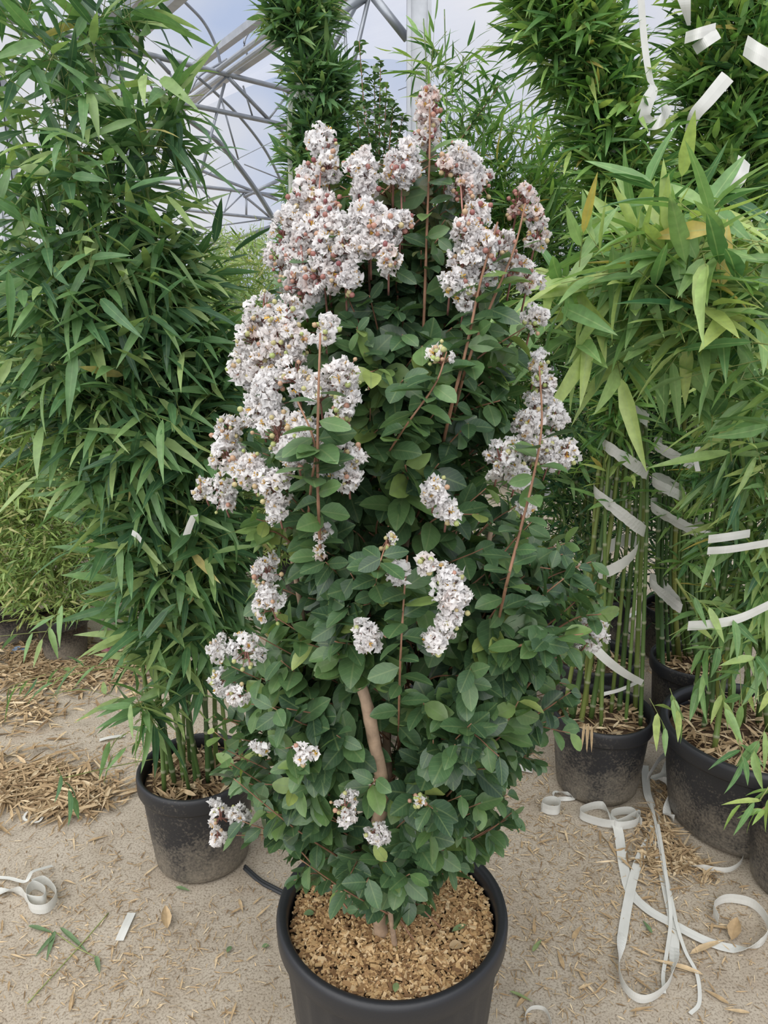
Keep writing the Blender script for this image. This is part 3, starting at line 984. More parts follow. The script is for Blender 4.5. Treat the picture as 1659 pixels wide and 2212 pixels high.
FL = [  # px, py, radius, flowers, pink, buds
    (926, 215, 20, 5, .75, 16), (928, 250, 24, 6, .8, 18), (926, 295, 20, 3, .8, 12), (905, 300, 14, 2, .6, 8),
    (697, 312, 30, 14, .15, 9), (708, 362, 26, 10, .3, 14), (668, 380, 24, 9, .25, 9), (785, 372, 34, 16, .25, 6), (790, 398, 24, 8, .3, 6),
    (868, 338, 30, 13, .2, 6), (876, 368, 26, 10, .2, 9), (850, 375, 18, 4, .5, 8), (990, 345, 28, 12, .3, 12), (1008, 372, 26, 11, .2, 8), (1040, 400, 24, 6, .6, 14), (965, 360, 18, 4, .6, 9), (1000, 410, 26, 6, .4, 14),
    (668, 425, 34, 13, .35, 18), (640, 470, 34, 15, .2, 12), (700, 450, 30, 11, .35, 16), (612, 500, 30, 12, .2, 12), (665, 505, 34, 13, .4, 16), (720, 490, 30, 9, .4, 14),
    (605, 560, 30, 11, .25, 14), (650, 560, 36, 13, .45, 18), (705, 545, 36, 14, .3, 14), (755, 535, 32, 13, .35, 10), (790, 470, 32, 14, .2, 8), (835, 490, 30, 13, .2, 8), (800, 520, 30, 11, .4, 10), (865, 480, 22, 8, .3, 8),
    (655, 615, 34, 11, .5, 16), (700, 600, 34, 12, .45, 16), (745, 600, 30, 12, .3, 10), (625, 610, 24, 7, .4, 12), (840, 560, 26, 7, .5, 10),
    (1120, 435, 28, 4, .8, 18), (1150, 460, 24, 4, .6, 14), (1030, 465, 28, 9, .4, 12), (1005, 500, 30, 9, .5, 14), (1035, 535, 30, 12, .25, 10), (1000, 560, 28, 10, .3, 8), (1045, 585, 30, 14, .1, 6),
    (1080, 530, 28, 8, .4, 14), (1110, 575, 26, 7, .45, 12), (1142, 605, 28, 9, .05, 8), (1160, 510, 24, 7, .4, 12), (1005, 640, 26, 9, .3, 8), (1152, 690, 24, 7, .1, 6), (975, 610, 22, 7, .2, 5),
    (570, 680, 34, 14, .25, 12), (620, 690, 34, 14, .45, 14), (550, 730, 32, 13, .4, 16), (600, 745, 36, 15, .55, 14), (640, 740, 28, 9, .5, 12), (530, 800, 34, 15, .25, 10), (570, 790, 32, 13, .45, 12), (700, 712, 24, 9, .15, 10),
    (590, 850, 42, 19, .05, 8), (560, 890, 34, 14, .05, 8), (640, 810, 34, 14, .15, 10), (740, 815, 36, 15, .15, 10), (690, 850, 30, 10, .2, 14), (750, 870, 24, 8, .05, 9), (600, 930, 40, 18, .1, 10),
    (655, 935, 36, 15, .2, 10), (640, 975, 34, 14, .15, 7), (710, 980, 40, 17, .1, 7), (730, 915, 24, 6, .2, 12), (752, 1030, 22, 8, .1, 5), (770, 975, 18, 6, .1, 6),
    (495, 930, 32, 12, .3, 12), (490, 985, 34, 13, .25, 10), (478, 1065, 34, 15, .1, 8), (540, 1015, 34, 13, .3, 10), (433, 1055, 17, 6, .1, 4), (600, 1055, 32, 14, .1, 5), (598, 1100, 22, 9, .05, 5), (570, 1040, 26, 9, .2, 6),
    (1163, 785, 22, 8, .2, 5), (1170, 830, 24, 8, .45, 10), (1155, 875, 30, 12, .3, 8), (1200, 900, 28, 11, .05, 6), (1140, 930, 34, 14, .25, 7), (1082, 990, 36, 15, .1, 7), (1160, 960, 34, 13, .3, 7), (1190, 985, 30, 10, .1, 8), (1225, 975, 26, 8, .05, 8), (1140, 1085, 16, 5, .2, 5), (1120, 1030, 20, 6, .1, 4),
    (940, 1060, 24, 10, .15, 4), (968, 1108, 20, 8, .1, 4),
]
FL2 = [(968, 1250, 26, 9, .05, 6), (975, 1300, 34, 15, .05, 4), (968, 1345, 20, 7, .1, 6), (940, 1385, 22, 8, .1, 5), (855, 1240, 18, 6, .1, 4), (790, 1375, 32, 12, .15, 4), (575, 1235, 30, 12, .1, 6),
       (585, 1300, 34, 14, .1, 6), (470, 1402, 24, 9, .1, 6), (530, 1405, 32, 13, .05, 8), (480, 1470, 24, 8, .05, 6), (515, 1500, 20, 6, .05, 5), (565, 1612, 16, 5, .1, 4), (655, 1628, 20, 6, .1, 4),
       (475, 1762, 26, 8, .05, 7), (517, 1758, 20, 7, .05, 6), (470, 1805, 16, 5, .1, 3), (745, 1745, 26, 9, .05, 9), (815, 1795, 22, 8, .05, 5), (1278, 1368, 34, 15, .05, 10), (692, 1152, 14, 3, .3, 4),
       (955, 770, 24, 2, .7, 14), (835, 1172, 14, 1, .3, 8), (905, 1740, 18, 0, .1, 14), (690, 1195, 10, 2, .2, 2), (920, 1215, 18, 4, .6, 8)]
for (x, y, r_, nf, pk, nb) in FL + FL2:
    up = y < 640
    if nf == 0: nf = 1
    flower_cluster(x, y, r_, nf, pk, (.35, 1.0) if up else (.0, .6), nb, stretch=1.1)

# ------------------------------------------------------------------ 2. bamboo in the pot on the left
B = ground(440, 1842); B = np.array([B[0], B[1], 0])
rr = np.random.default_rng(5)
tops = [(40, 250, 1.75), (110, 60, 1.8), (170, -40, 1.85), (230, 420, 1.9), (300, 320, 1.75), (90, 480, 1.7), (150, 640, 1.95), (360, 560, 1.9), (400, 700, 1.85), (280, 700, 1.7), (430, 900, 1.95), (220, 850, 1.65),
        (330, 900, 1.85), (60, 700, 1.85), (460, 1000, 1.8), (380, 1050, 1.75), (250, 200, 1.9), (480, 1150, 1.95)]
specs = [(400, 1400, 1.88, 85, 375, 1180, 1.86, 135, 180), (375, 1180, 1.86, 140, 310, 850, 1.85, 185, 330), (180, 1000, 1.8, 110, 130, 800, 1.8, 120, 55), (310, 850, 1.84, 195, 200, 560, 1.8, 215, 290), (200, 560, 1.8, 200, 130, 330, 1.8, 170, 85),
         (130, 330, 1.8, 165, 100, 60, 1.8, 130, 45), (300, 310, 1.75, 60, 340, 290, 1.75, 40, 22), (280, 50, 1.8, 40, 200, 20, 1.8, 60, 16), (400, 560, 1.85, 40, 330, 700, 1.85, 110, 55), (420, 760, 1.85, 60, 400, 1000, 1.85, 100, 110),
         (490, 1180, 1.9, 50, 440, 1420, 1.85, 80, 35), (380, 190, 1.75, 18, 360, 230, 1.75, 15, 6), (330, 1550, 1.75, 30, 300, 1500, 1.75, 40, 12)]
root, rg, mb, ms = potted_bamboo(21, 'tall leafy bamboo in the black pot left of the white shrub', B, .168, .305, specs, fan(rr, B, .168, .25, tops), mulch=420, twig=.15, n=5, L=.116, W=.021, ct=.2, cr=(.0072, .003), tone=(.0, .95), droop=.5, out=.8, curl=(.0, .42))
# two long low branches reaching to the left
O = np.array([at(180, 1440, 1.7), at(60, 1470, 1.62), at(150, 1450, 1.66), at(140, 1690, 1.55), at(280, 1580, 1.7), at(300, 1600, 1.7), at(120, 1330, 1.65), at(40, 1370, 1.6)])
bamboo_leaves(rg, O, np.array([[-.8, -.2, -.2]] * len(O)), .12, 4, .085, .015, 1.0, .0, .7, .3, .8, mb=mb, ms=ms)
for pts in ([at(300, 1440, 1.8), at(200, 1448, 1.7), at(20, 1490, 1.6)], [at(330, 1640, 1.75), at(250, 1655, 1.68), at(140, 1680, 1.56)], [at(330, 1250, 1.75), at(200, 1300, 1.7), at(60, 1350, 1.6)]):
    tube(ms, spline(pts, 6), .0012, 5)
finish(root, mb, ms, 'bamboo')
tape_strip(root, [(420, 1112, 1.62), (412, 1130, 1.62), (403, 1155, 1.62)], .017, (1, .2, .15), 'tape_tail')
tape_strip(root, [(285, 1150, 1.62), (297, 1158, 1.62), (305, 1168, 1.62)], .012, (.3, .2, 1), 'tape_tail')

# ------------------------------------------------------------------ 3. the bound bamboos on the right
# pot in the middle right, its culms bound into a bundle that bends left at the top
B = ground(1287, 1692); B = np.array([B[0], B[1], 0]); YB = B[1]
rr = np.random.default_rng(6)
cul = []
for x0, x1, x2 in ((1215, 1300, 1330), (1235, 1315, 1345), (1255, 1330, 1350), (1275, 1350, 1355), (1290, 1345, 1360), (1318, 1362, 1368), (1335, 1375, 1372), (1352, 1385, 1380), (1370, 1390, 1385), (1385, 1398, 1392), (1300, 1310, 1340), (1262, 1290, 1325)):
    dy = rr.uniform(-.08, .1)
    b = np.array([0, 0, 0.0]) + at(x0, 1560, YB + dy); b[2] = .24
    cul.append([b, at((x0 + x1 * 1.2) / 2.2, 1300, YB + dy * .7), at(x1, 1050, YB + dy * .4), at(x2, 800, YB), at(x2 + 5, 560, YB), at(x2 - 40, 330, YB)])
specs = [(1340, 880, YB, 45, 1350, 640, YB, 65, 150), (1350, 640, YB, 60, 1350, 430, YB, 50, 120), (1345, 430, YB, 62, 1325, 330, YB, 62, 120), (1320, 310, YB, 70, 1300, 180, YB, 70, 150), (1290, 150, YB, 50, 1240, 110, YB, 70, 80),
         (1230, 110, YB, 75, 1200, 20, YB, 85, 190), (1190, 20, YB, 70, 1180, -60, YB, 80, 80), (1310, 1100, YB, 50, 1340, 880, YB, 40, 36)]
root, rg, mb, ms = potted_bamboo(31, 'bamboo bound with spiralling white tape in the black pot right of the white shrub', B, .166, .29, specs, cul, mulch=220, twig=.10, n=5, L=.092, W=.0165, out=.8, up=.55, droop=.2, ct=.45, cr=(.0085, .004), tone=(.05, .85))
finish(root, mb, ms, 'bamboo_bright')
for a_, b_ in (((1284, 1062), (1391, 1145)), ((1302, 958), (1397, 1022)), ((1325, 860), (1398, 908)), ((1340, 752), (1402, 798)), ((1285, 1235), (1376, 1175))):
    tape_band(root, a_, b_, YB, .035)
tape_band(root, (1290, 325), (1352, 338), YB, .022); tape_band(root, (1288, 122), (1312, 138), YB, .02)
tape_strip(root, [(1265, 1380, YB - .1), (1310, 1425, YB - .12), (1350, 1455, YB - .1), (1388, 1475, YB - .06)], np.linspace(.034, .02, 25), (.4, .1, .9), 'tape_tail')
tape_strip(root, [(1300, 1500, YB - .02), (1340, 1490, YB - .02), (1385, 1470, YB)], .012, (0, .3, 1), 'tape_tail')
for dx in (0, 10):
    mb = MB()
    leaves(mb, np.array([at(1262 + dx, 1562, YB - .165), at(1268 + dx, 1566, YB - .172)]), np.array([[-.02, -.02, -1], [.06, -.05, -1.0]]), np.array([[0, -1, 0.1]] * 2), .095, .009, T_BAMBOO, np.array([.7, .6]), .0, .3)
    mb.build('dry_leaf', M['drygrass'], root)

# right-hand pot with the arching wide-leaved branches
B = ground(1585, 1762); B = np.array([B[0] + .02, B[1], 0]); YD = B[1]
rr = np.random.default_rng(8)
tops = [(1560, 900, YD), (1600, 700, YD - .1), (1520, 1000, YD), (1640, 600, YD - .1), (1680, 500, YD), (1500, 1150, YD - .05), (1580, 800, YD - .2), (1720, 700, YD), (1460, 1250, YD), (1640, 1000, YD), (1700, 900, YD - .1), (1550, 1100, YD + .1), (1500, 900, YD + .1)]
specs = [(1625, 1400, YD, 75, 1650, 1150, YD, 95, 120), (1655, 1150, YD, 95, 1640, 850, YD - .1, 105, 140)]
root, rg, mb, ms = potted_bamboo(41, 'wide-leaved bamboo arching leftwards from the big black pot at the right edge', B, .272, .33, specs, fan(rr, B, .272, .28, tops), mulch=520, straw_L=.075, twig=.13, n=5, L=.11, W=.019, out=.7, up=.2, droop=.7, ct=.4, cr=(.0085, .004), tone=(.1, .9))
for dst, nn in (((1250, 600, 1.45), 22), ((1220, 690, 1.5), 16), ((1330, 540, 1.45), 24), ((1420, 520, 1.42), 26), ((1500, 560, 1.4), 26), ((1580, 560, 1.45), 26), ((1400, 680, 1.4), 26), ((1520, 700, 1.38), 30), ((1620, 680, 1.4), 26), ((1330, 720, 1.5), 16), ((1600, 820, 1.45), 22), ((1500, 800, 1.5), 14), ((1610, 930, 1.5), 16), ((1480, 640, 1.42), 22), ((1300, 630, 1.46), 18), ((1190, 640, 1.5), 8)):
    src = (1600 + rg.uniform(-40, 60), 900, YD - .15)
    m_ = at((src[0] + dst[0]) / 2 + 20, min(src[1], dst[1]) - 10, (src[2] + dst[2]) / 2)
    C = spline([at(*src), m_, at(*dst)], 10)
    tube(ms, C, np.linspace(.003, .0012, len(C)), 5)
    t = rg.uniform(.45, 1, max(nn // 2, 3))
    O = np.stack([np.interp(t * (len(C) - 1), np.arange(len(C)), C[:, k]) for k in range(3)], -1) + rg.normal(size=(len(t), 3)) * [.05, .05, .035]
    Rr = nrm(np.array([[-.7, -.3, .1]]) + rg.normal(size=(len(t), 3)) * .7)
    bamboo_leaves(rg, O, Rr, .13, 5, .142, .028, .9, .2, .35, .25, .92, mb=mb, ms=ms, curl=(.05, .35), stick=.0013, yel=.015)
# upright young tips
for (x, y) in ((1285, 540), (1460, 500), (1365, 520), (1445, 520)):
    O = np.array([at(x, y, 1.42)] * 2) + rg.normal(size=(2, 3)) * .01
    bamboo_leaves(rg, O, np.array([[-.4, -.2, .5]] * 2), .05, 3, .10, .02, .6, .7, -.3, .7, .92, mb=mb, ms=ms, curl=(-.05, .1))
# drooping leaves over the rim
O = np.array([at(1420, 1540, YD - .22), at(1455, 1510, YD - .22), at(1560, 1500, YD - .25), at(1600, 1480, YD - .3), at(1630, 1420, YD - .3), at(1600, 1620, YD - .33), at(1640, 1600, YD - .34), at(1520, 1460, YD - .2), at(1470, 1360, YD - .2), at(1540, 1400, YD - .2), at(1645, 1500, YD - .3), at(1560, 1320, YD - .2), at(1500, 1290, YD - .2)])
bamboo_leaves(rg, O, np.array([[-.4, -.4, -.2]] * len(O)), .09, 4, .10, .022, .8, .0, 1.0, .3, .9, mb=mb, ms=ms)
finish(root, mb, ms, 'bamboo_front')
tape_strip(root, [(1486, 1352, YD - .22), (1540, 1348, YD - .25), (1600, 1335, YD - .24), (1665, 1305, YD - .2)], .026, (.05, .1, 1), 'tape_band')
tape_strip(root, [(1528, 1190, YD - .2), (1580, 1186, YD - .22), (1665, 1172, YD - .2)], .020, (.05, .1, 1), 'tape_band')
tape_strip(root, [(1530, 1165, YD - .19), (1570, 1160, YD - .2), (1620, 1152, YD - .17)], .022, (.0, .1, 1), 'tape_band')
tape_strip(root, [(1508, 965, YD - .3), (1503, 990, YD - .3), (1508, 1018, YD - .3)], .014, (1, .3, 0), 'tape_tail')
tape_strip(root, [(1540, 860, YD - .12), (1560, 830, YD - .14), (1585, 810, YD - .1)], .034, (-.4, .2, .8), 'tape_tail')

# tall thick bundle behind it, wrapped with wide tape
B = ground(1480, 1560); B = np.array([B[0], B[1], 0]); YE = B[1]
rr = np.random.default_rng(9)
cul = []
for k in range(12):
    x0 = 1415 + 11 * k
    b = at(x0, 1500, YE + rr.uniform(-.08, .08)); b[2] = .24
    cul.append([b, at(1420 + k * 9, 1250, YE), at(1430 + k * 10, 1000, YE), at(1470 + k * 11, 600, YE - .05), at(1490 + k * 13, 200, YE - .1)])
specs = [(1475, 1250, YE, 50, 1480, 950, YE, 65, 50), (1490, 900, YE, 75, 1540, 620, YE - .05, 110, 260), (1560, 480, YE - .05, 100, 1565, 300, YE - .1, 100, 250), (1450, 560, YE, 45, 1455, 430, YE, 40, 50), (1565, 300, YE - .1, 95, 1585, 60, YE - .1, 100, 280), (1575, 60, YE - .1, 100, 1590, -80, YE - .1, 110, 120),
         (1640, 350, YE - .1, 60, 1650, 0, YE - .1, 60, 120), (1540, 640, YE, 110, 1530, 480, YE, 110, 170)]
root, rg, mb, ms = potted_bamboo(51, 'tallest and thickest tape-wrapped bamboo behind the right edge pot', B, .155, .28, specs, cul, mulch=160, twig=.10, n=5, L=.112, W=.0195, out=.6, up=.75, droop=.15, ct=.3, cr=(.0095, .004), tone=(.05, .85))
finish(root, mb, ms, 'bamboo_bright')
YF = YE - .37
tape_strip(root, [(1382, -40, YF - .14), (1392, 90, YF - .14), (1404, 170, YF - .14), (1412, 190, YF - .14), (1398, 222, YF - .16), (1391, 248, YF - .16), (1406, 266, YF - .14), (1430, 258, YF - .14), (1440, 226, YF - .03)], np.concatenate([np.full(20, .018), np.linspace(.018, .036, 12), np.full(33, .036)]),
           [(1, .15, 0), (1, .15, 0), (1, .15, -.1), (.9, .15, -.4), (.8, .2, -.6), (1, .2, 0), (.6, .2, .8), (0, .2, 1), (-.8, .2, .6)], 'tape_tail')
tape_strip(root, [(1472, -30, YF), (1480, 10, YF), (1488, 55, YF + .04)], np.linspace(.05, .01, 17), (1, .1, .1), 'tape_tail')
tape_strip(root, [(1572, 165, YF + .02), (1530, 215, YF - .02), (1500, 250, YF - .02), (1488, 290, YF + .02)], np.linspace(.042, .03, 25), (.8, .1, -.5), 'tape_band')
tape_strip(root, [(1608, 345, YF + .05), (1600, 375, YF + .0), (1580, 405, YF), (1560, 432, YF + .03)], .045, (.8, .1, -.5), 'tape_band')
tape_strip(root, [(1610, 98, YF + .05), (1635, 115, YF), (1670, 135, YF)], .05, (.2, .1, 1), 'tape_band')
tape_strip(root, [(1480, 82, YF + .03), (1510, 72, YF), (1545, 62, YF + .03)], .03, (.1, .2, 1), 'tape_band')
tape_strip(root, [(1500, 108, YF + .03), (1525, 90, YF), (1552, 72, YF + .03)], .028, (-.5, .2, .8), 'tape_band')
for a_, b_ in (((1408, 1095), (1530, 1155)), ((1410, 1040), (1478, 1072)), ((1415, 962), (1495, 1003)), ((1405, 1258), (1470, 1312)), ((1430, 830), (1478, 850))):
    tape_band(root, a_, b_, YE - .06, .034)

# bound bamboo column behind the shrub, left of centre
YG = 3.0
base = at(690, 900, YG)
B = np.array([base[0] + .02, YG, 0])
cul = []
rr = np.random.default_rng(10)
for k in range(9):
    x = 655 + 8 * k
    b = np.array([B[0] + rr.uniform(-.1, .1), YG + rr.uniform(-.1, .1), .22])
    cul.append([b, at(x + 10, 900, YG), at(x, 450, YG), at(x - 10, 150, YG), at(x - 25, -20, YG)])
specs = [(700, 1000, YG, 70, 690, 700, YG, 75, 150), (690, 700, YG, 70, 685, 470, YG, 62, 140), (690, 440, YG, 62, 682, 290, YG, 55, 170), (682, 290, YG, 55, 690, 235, YG, 50, 60), (700, 215, YG, 45, 680, 160, YG, 45, 90), (655, 95, YG, 30, 650, 40, YG, 60, 90), (650, 40, YG, 62, 640, -30, YG, 75, 120)]
root, rg, mb, ms = potted_bamboo(61, 'slim bamboo bound into a column behind the left of the white shrub', B, .16, .28, specs, cul, twig=.09, n=6, L=.09, W=.0165, out=.75, up=.6, droop=.1, tone=(.1, .9), cr=(.009, .004))
finish(root, mb, ms, 'bamboo')
tape_band(root, (640, 128), (682, 140), YG, .06); tape_band(root, (632, 196), (712, 222), YG, .045)
tape_band(root, (628, 440), (740, 420), YG, .04)
tape_strip(root, [(628, 205, YG - .05), (625, 300, YG - .05), (628, 400, YG - .05), (626, 450, YG - .05)], .016, (1, .2, 0), 'tape_tail')

# loose bamboos behind the shrub on the right
def loose(seed, label, x, Y, tops, specs, mat, R=.15, H=.28, **kw):
    b = at(x, 900, Y)
    B = np.array([b[0], Y, 0])
    rr = np.random.default_rng(seed)
    root, rg, mb, ms = potted_bamboo(seed, label, B, R, H, specs, fan(rr, B, R, H - .06, tops), **kw)
    finish(root, mb, ms, mat)
    return root
loose(71, 'airy light-green bamboo rising behind the top of the white shrub', 1000, 2.9, [(915, 40, 2.9), (960, 20, 2.9), (1000, 120, 2.9), (1050, 200, 2.9), (950, 180, 3.0), (1100, 280, 2.9), (1030, 330, 2.8), (1150, 330, 3.0), (900, 260, 2.9), (1180, 300, 2.9), (1120, 400, 2.9)],
      [(940, 190, 2.9, 60, 930, 60, 2.9, 35, 14), (990, 330, 2.9, 80, 1000, 130, 2.9, 60, 34), (1040, 480, 2.9, 110, 1040, 260, 2.9, 80, 90), (1100, 600, 2.9, 120, 1120, 330, 2.9, 90, 190), (1010, 700, 2.9, 150, 1010, 480, 2.9, 110, 170), (960, 1000, 2.9, 150, 990, 700, 2.9, 150, 150)],
      'bamboo_bright', twig=.14, n=5, L=.095, W=.0125, out=.55, up=.6, droop=.15, tone=(0, .75), cr=(.006, .0018))
loose(72, 'dense green bamboo behind the right side of the white shrub', 1180, 3.15, [(1180, 350, 3.1), (1220, 300, 3.1), (1150, 420, 3.1), (1260, 450, 3.1), (1120, 500, 3.1), (1290, 520, 3.2), (1200, 600, 3.1), (1240, 700, 3.1)],
      [(1200, 500, 3.1, 90, 1200, 360, 3.1, 60, 110), (1190, 800, 3.1, 130, 1200, 500, 3.1, 110, 330), (1180, 1050, 3.1, 140, 1190, 800, 3.1, 130, 270), (1170, 1300, 3.1, 110, 1180, 1050, 3.1, 140, 170), (1120, 600, 3.0, 70, 1080, 450, 3.0, 60, 80)],
      'bamboo_bright', twig=.13, n=5, L=.085, W=.013, out=.6, up=.4, droop=.3, tone=(0, .7), cr=(.007, .002))
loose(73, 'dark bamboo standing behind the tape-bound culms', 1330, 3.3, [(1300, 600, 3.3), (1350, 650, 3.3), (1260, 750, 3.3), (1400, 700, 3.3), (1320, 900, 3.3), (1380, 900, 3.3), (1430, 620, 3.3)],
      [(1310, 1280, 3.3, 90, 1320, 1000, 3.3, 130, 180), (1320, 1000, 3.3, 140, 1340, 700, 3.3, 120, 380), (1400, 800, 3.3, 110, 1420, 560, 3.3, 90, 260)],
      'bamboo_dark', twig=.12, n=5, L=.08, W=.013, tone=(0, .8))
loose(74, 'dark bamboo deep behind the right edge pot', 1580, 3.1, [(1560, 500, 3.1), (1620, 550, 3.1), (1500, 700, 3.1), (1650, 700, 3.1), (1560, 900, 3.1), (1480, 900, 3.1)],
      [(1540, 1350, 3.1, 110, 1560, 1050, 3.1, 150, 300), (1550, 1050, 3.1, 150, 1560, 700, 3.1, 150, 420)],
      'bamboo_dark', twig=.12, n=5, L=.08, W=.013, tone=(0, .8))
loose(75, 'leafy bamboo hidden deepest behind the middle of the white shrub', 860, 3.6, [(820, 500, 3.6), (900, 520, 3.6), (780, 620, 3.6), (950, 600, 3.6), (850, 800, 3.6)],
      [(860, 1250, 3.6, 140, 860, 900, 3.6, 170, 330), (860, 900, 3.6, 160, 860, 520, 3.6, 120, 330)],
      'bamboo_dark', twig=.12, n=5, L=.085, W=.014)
# pots seen between the culms on the right
def small_pot_bamboo(seed, label, px, py, R, H, culx, ytop):
    B = ground(px, py); B = np.array([B[0], B[1], 0])
    rr = np.random.default_rng(seed)
    cul = []
    for x in culx:
        b = np.array([B[0] + rr.uniform(-.6, .6) * R, B[1] + rr.uniform(-.6, .6) * R, H - .07])
        t = at(x, ytop, B[1])
        cul.append([b, (b + t) / 2 + rr.normal(size=3) * .02, t])
    specs = [(np.mean(culx), ytop + 330, B[1], 50, np.mean(culx), ytop, B[1], 80, 110)]
    root, rg, mb, ms = potted_bamboo(seed, label, B, R, H, specs, cul, mulch=110, twig=.11, L=.085, W=.014, cr=(.009, .004), ct=.35)
    finish(root, mb, ms, 'bamboo_dark')
small_pot_bamboo(81, 'bamboo in the black pot directly behind the tape-bound one', 1270, 1545, .165, .27, (1180, 1210, 1240, 1265, 1280, 1300), 850)
small_pot_bamboo(82, 'bamboo in the farthest black pot between the bound culms', 1450, 1415, .15, .25, (1405, 1420, 1432, 1445, 1470), 800)

# slender small-leaved shrub behind the flowers
YS = 2.5
b = at(815, 900, YS)
root = empty('potted_shrub', (b[0], YS, 0))
tag(root, 'slender small-leaved shrub without flowers behind the white blooms', 'potted plant')
add_pot(root, np.array([b[0], YS, 0]), .15, .28)
rr = np.random.default_rng(14)
mb, ms = MB(), MB()
for (x0, x1, y1) in ((815, 776, 88), (818, 808, 140), (822, 835, 180), (812, 765, 220), (825, 850, 215), (820, 790, 240), (828, 870, 250), (815, 822, 130), (810, 752, 300), (830, 1078, 185)):
    yy = YS + rr.uniform(-.1, .1)
    s0 = np.array([b[0] + rr.uniform(-.04, .04), YS + rr.uniform(-.04, .04), .22])
    C = spline([s0, at((x0 * 2 + x1) / 3, 620, yy), at((x0 + x1) / 2, 380, yy), at(x1, y1, yy)], 16)
    tube(ms, C, np.linspace(.005, .0012, len(C)), 5)
    n = 120
    t = rr.uniform(.42, 1, n) ** .8
    P = np.stack([np.interp(t * (len(C) - 1), np.arange(len(C)), C[:, k]) for k in range(3)], -1)
    D = nrm(rr.normal(size=(n, 3)) * [1, 1, .35] + UP * .1)
    P = P + D * rr.uniform(0, .055, (n, 1)) * (1 - t[:, None])
    leaves(mb, P, D, nrm(UP + rr.normal(size=(n, 3)) * .3), rr.uniform(.018, .03, n), rr.uniform(.011, .017, n), T_OVAL, rr.uniform(.2, .9, n), .2, .3)
mb.build('foliage', M['crape'], root)
ms.build('stem', M['shoot'], root)

# ------------------------------------------------------------------ 4. background plants on the left and far hedge
def hedge_plant(seed, H, n, R, potR, potH, L=.06):
    rng = np.random.default_rng(seed)
    root = empty('potted_bamboo', (0, 0, 0))
    add_pot(root, np.zeros(3), potR, potH, .03, 48)
    for k in range(7):
        a = rng.uniform(0, 6.28); r = potR * .6 * rng.uniform()
        q = rng.uniform(0, 6.28)
        culm(root, rng, [np.array([r * math.cos(a), r * math.sin(a), potH - .05]), np.array([r * math.cos(a) * 1.6, r * math.sin(a) * 1.6, H * .5]), np.array([R * .6 * math.cos(q), R * .6 * math.sin(q), H * .95])], .004, .0015, .6)
    z = potH + .02 + (H - potH) * rng.uniform(0, 1, n)
    f = (z - potH) / (H - potH)
    rad = R * (.55 + .75 * f - .55 * f ** 3)
    a = rng.uniform(0, 6.283, n)
    q = np.sqrt(rng.uniform(.05, 1, n))
    O = np.stack([rad * q * np.cos(a), rad * q * np.sin(a), z], -1)
    Rr = np.stack([np.cos(a), np.sin(a), 0 * a], -1)
    mb, ms = bamboo_leaves(rng, O, Rr, .10, 5, L, .0105, .7, .35, .45, 0, 1, tmpl=T_SMALL)
    mb.build('foliage', M['hedge'], root)
    ms.build('twigs', M['twig'], root)
    return root
hp = hedge_plant(91, 1.55, 1700, .38, .115, .21)
p = ground(138, 1420)
hp.location = (p[0], p[1] + .03, 0)
tag(hp, 'fine-leaved light green bamboo in the small grey-black pot at the left', 'potted plant')
p = ground(18, 1392)
h2 = copy_tree(hp); h2.location = (p[0], p[1] + .08, 0); h2.rotation_euler.z = 2.1; h2.scale = (1.1, 1.1, 1.02)
tag(h2, 'fine-leaved bamboo in the dark pot cut off by the left edge', 'potted plant')
tall = hedge_plant(92, 1.8, 1500, .42, .14, .25, .075)
tall.location = (-.60, 3.9, 0)
tag(tall, 'pale background bamboo just behind the left of the white shrub with its dark pot showing', 'potted plant')
spots = [(-1.45, 4.3, 0), (-2.35, 4.1, 1), (-3.2, 4.2, 2), (-1.0, 5.3, 3), (-1.9, 5.3, 4), (-2.8, 5.3, 5), (-3.7, 5.4, .5), (-3.4, 6.6, 1.5), (-2.5, 6.6, 2.5), (-1.6, 6.6, 3.5), (-.7, 6.6, 4.5), (.2, 6.3, .2), (1.1, 6.3, 1.2), (2.0, 6.3, 2.2), (2.9, 6.3, 3.2)]
for k, (x, y, a) in enumerate(spots):
    c = copy_tree(tall)
    c.location = (x, y, 0); c.rotation_euler.z = a
    s = 1.0 if y < 5 else .95
    c.scale = (s, s, s * (0.86 if y < 4.5 else .92))
    tag(c, 'fine-leaved bamboo in the light green background rows of the greenhouse', 'potted plant', 'background bamboo rows')
c = copy_tree(tall); q = at(525, 640, 5.0)
c.location = (q[0], 5.0, 0); c.scale = (.55, .55, 1.06); c.rotation_euler.z = 1
if 'group' in c: del c['group']
tag(c, 'narrow yellow-green bamboo standing above the others against the sky, left of the blooms', 'potted plant')

# pot cut off at the lower right corner
B = ground(1725, 1905)
root = empty('potted_bamboo', (B[0], B[1], 0))
tag(root, 'plant in the black pot cut off by the right edge nearest the floor tapes', 'potted plant')
add_pot(root, np.array([B[0], B[1], 0]), .16, .25)
rr = np.random.default_rng(17)
straw_mulch(root, rr, B, .135, .205, 120)
mb, ms = MB(), MB()
O = np.array([at(1655, 1750, B[1] - .1), at(1640, 1730, B[1] - .1), at(1690, 1700, B[1])])
bamboo_leaves(rr, O, np.array([[-.8, -.3, 0]] * 3), .09, 5, .085, .014, .9, .1, .8, .4, .8, mb=mb, ms=ms)
for o_ in O:
    mq = MB()
    tube(mq, spline([np.array([B[0], B[1], .2]), (o_ + np.array([B[0], B[1], .35])) / 2 + UP * .1, o_], 5), .002, 5)
    mq.build('stem', M['twig'], root)
mb.build('foliage', M['bamboo_bright'], root)

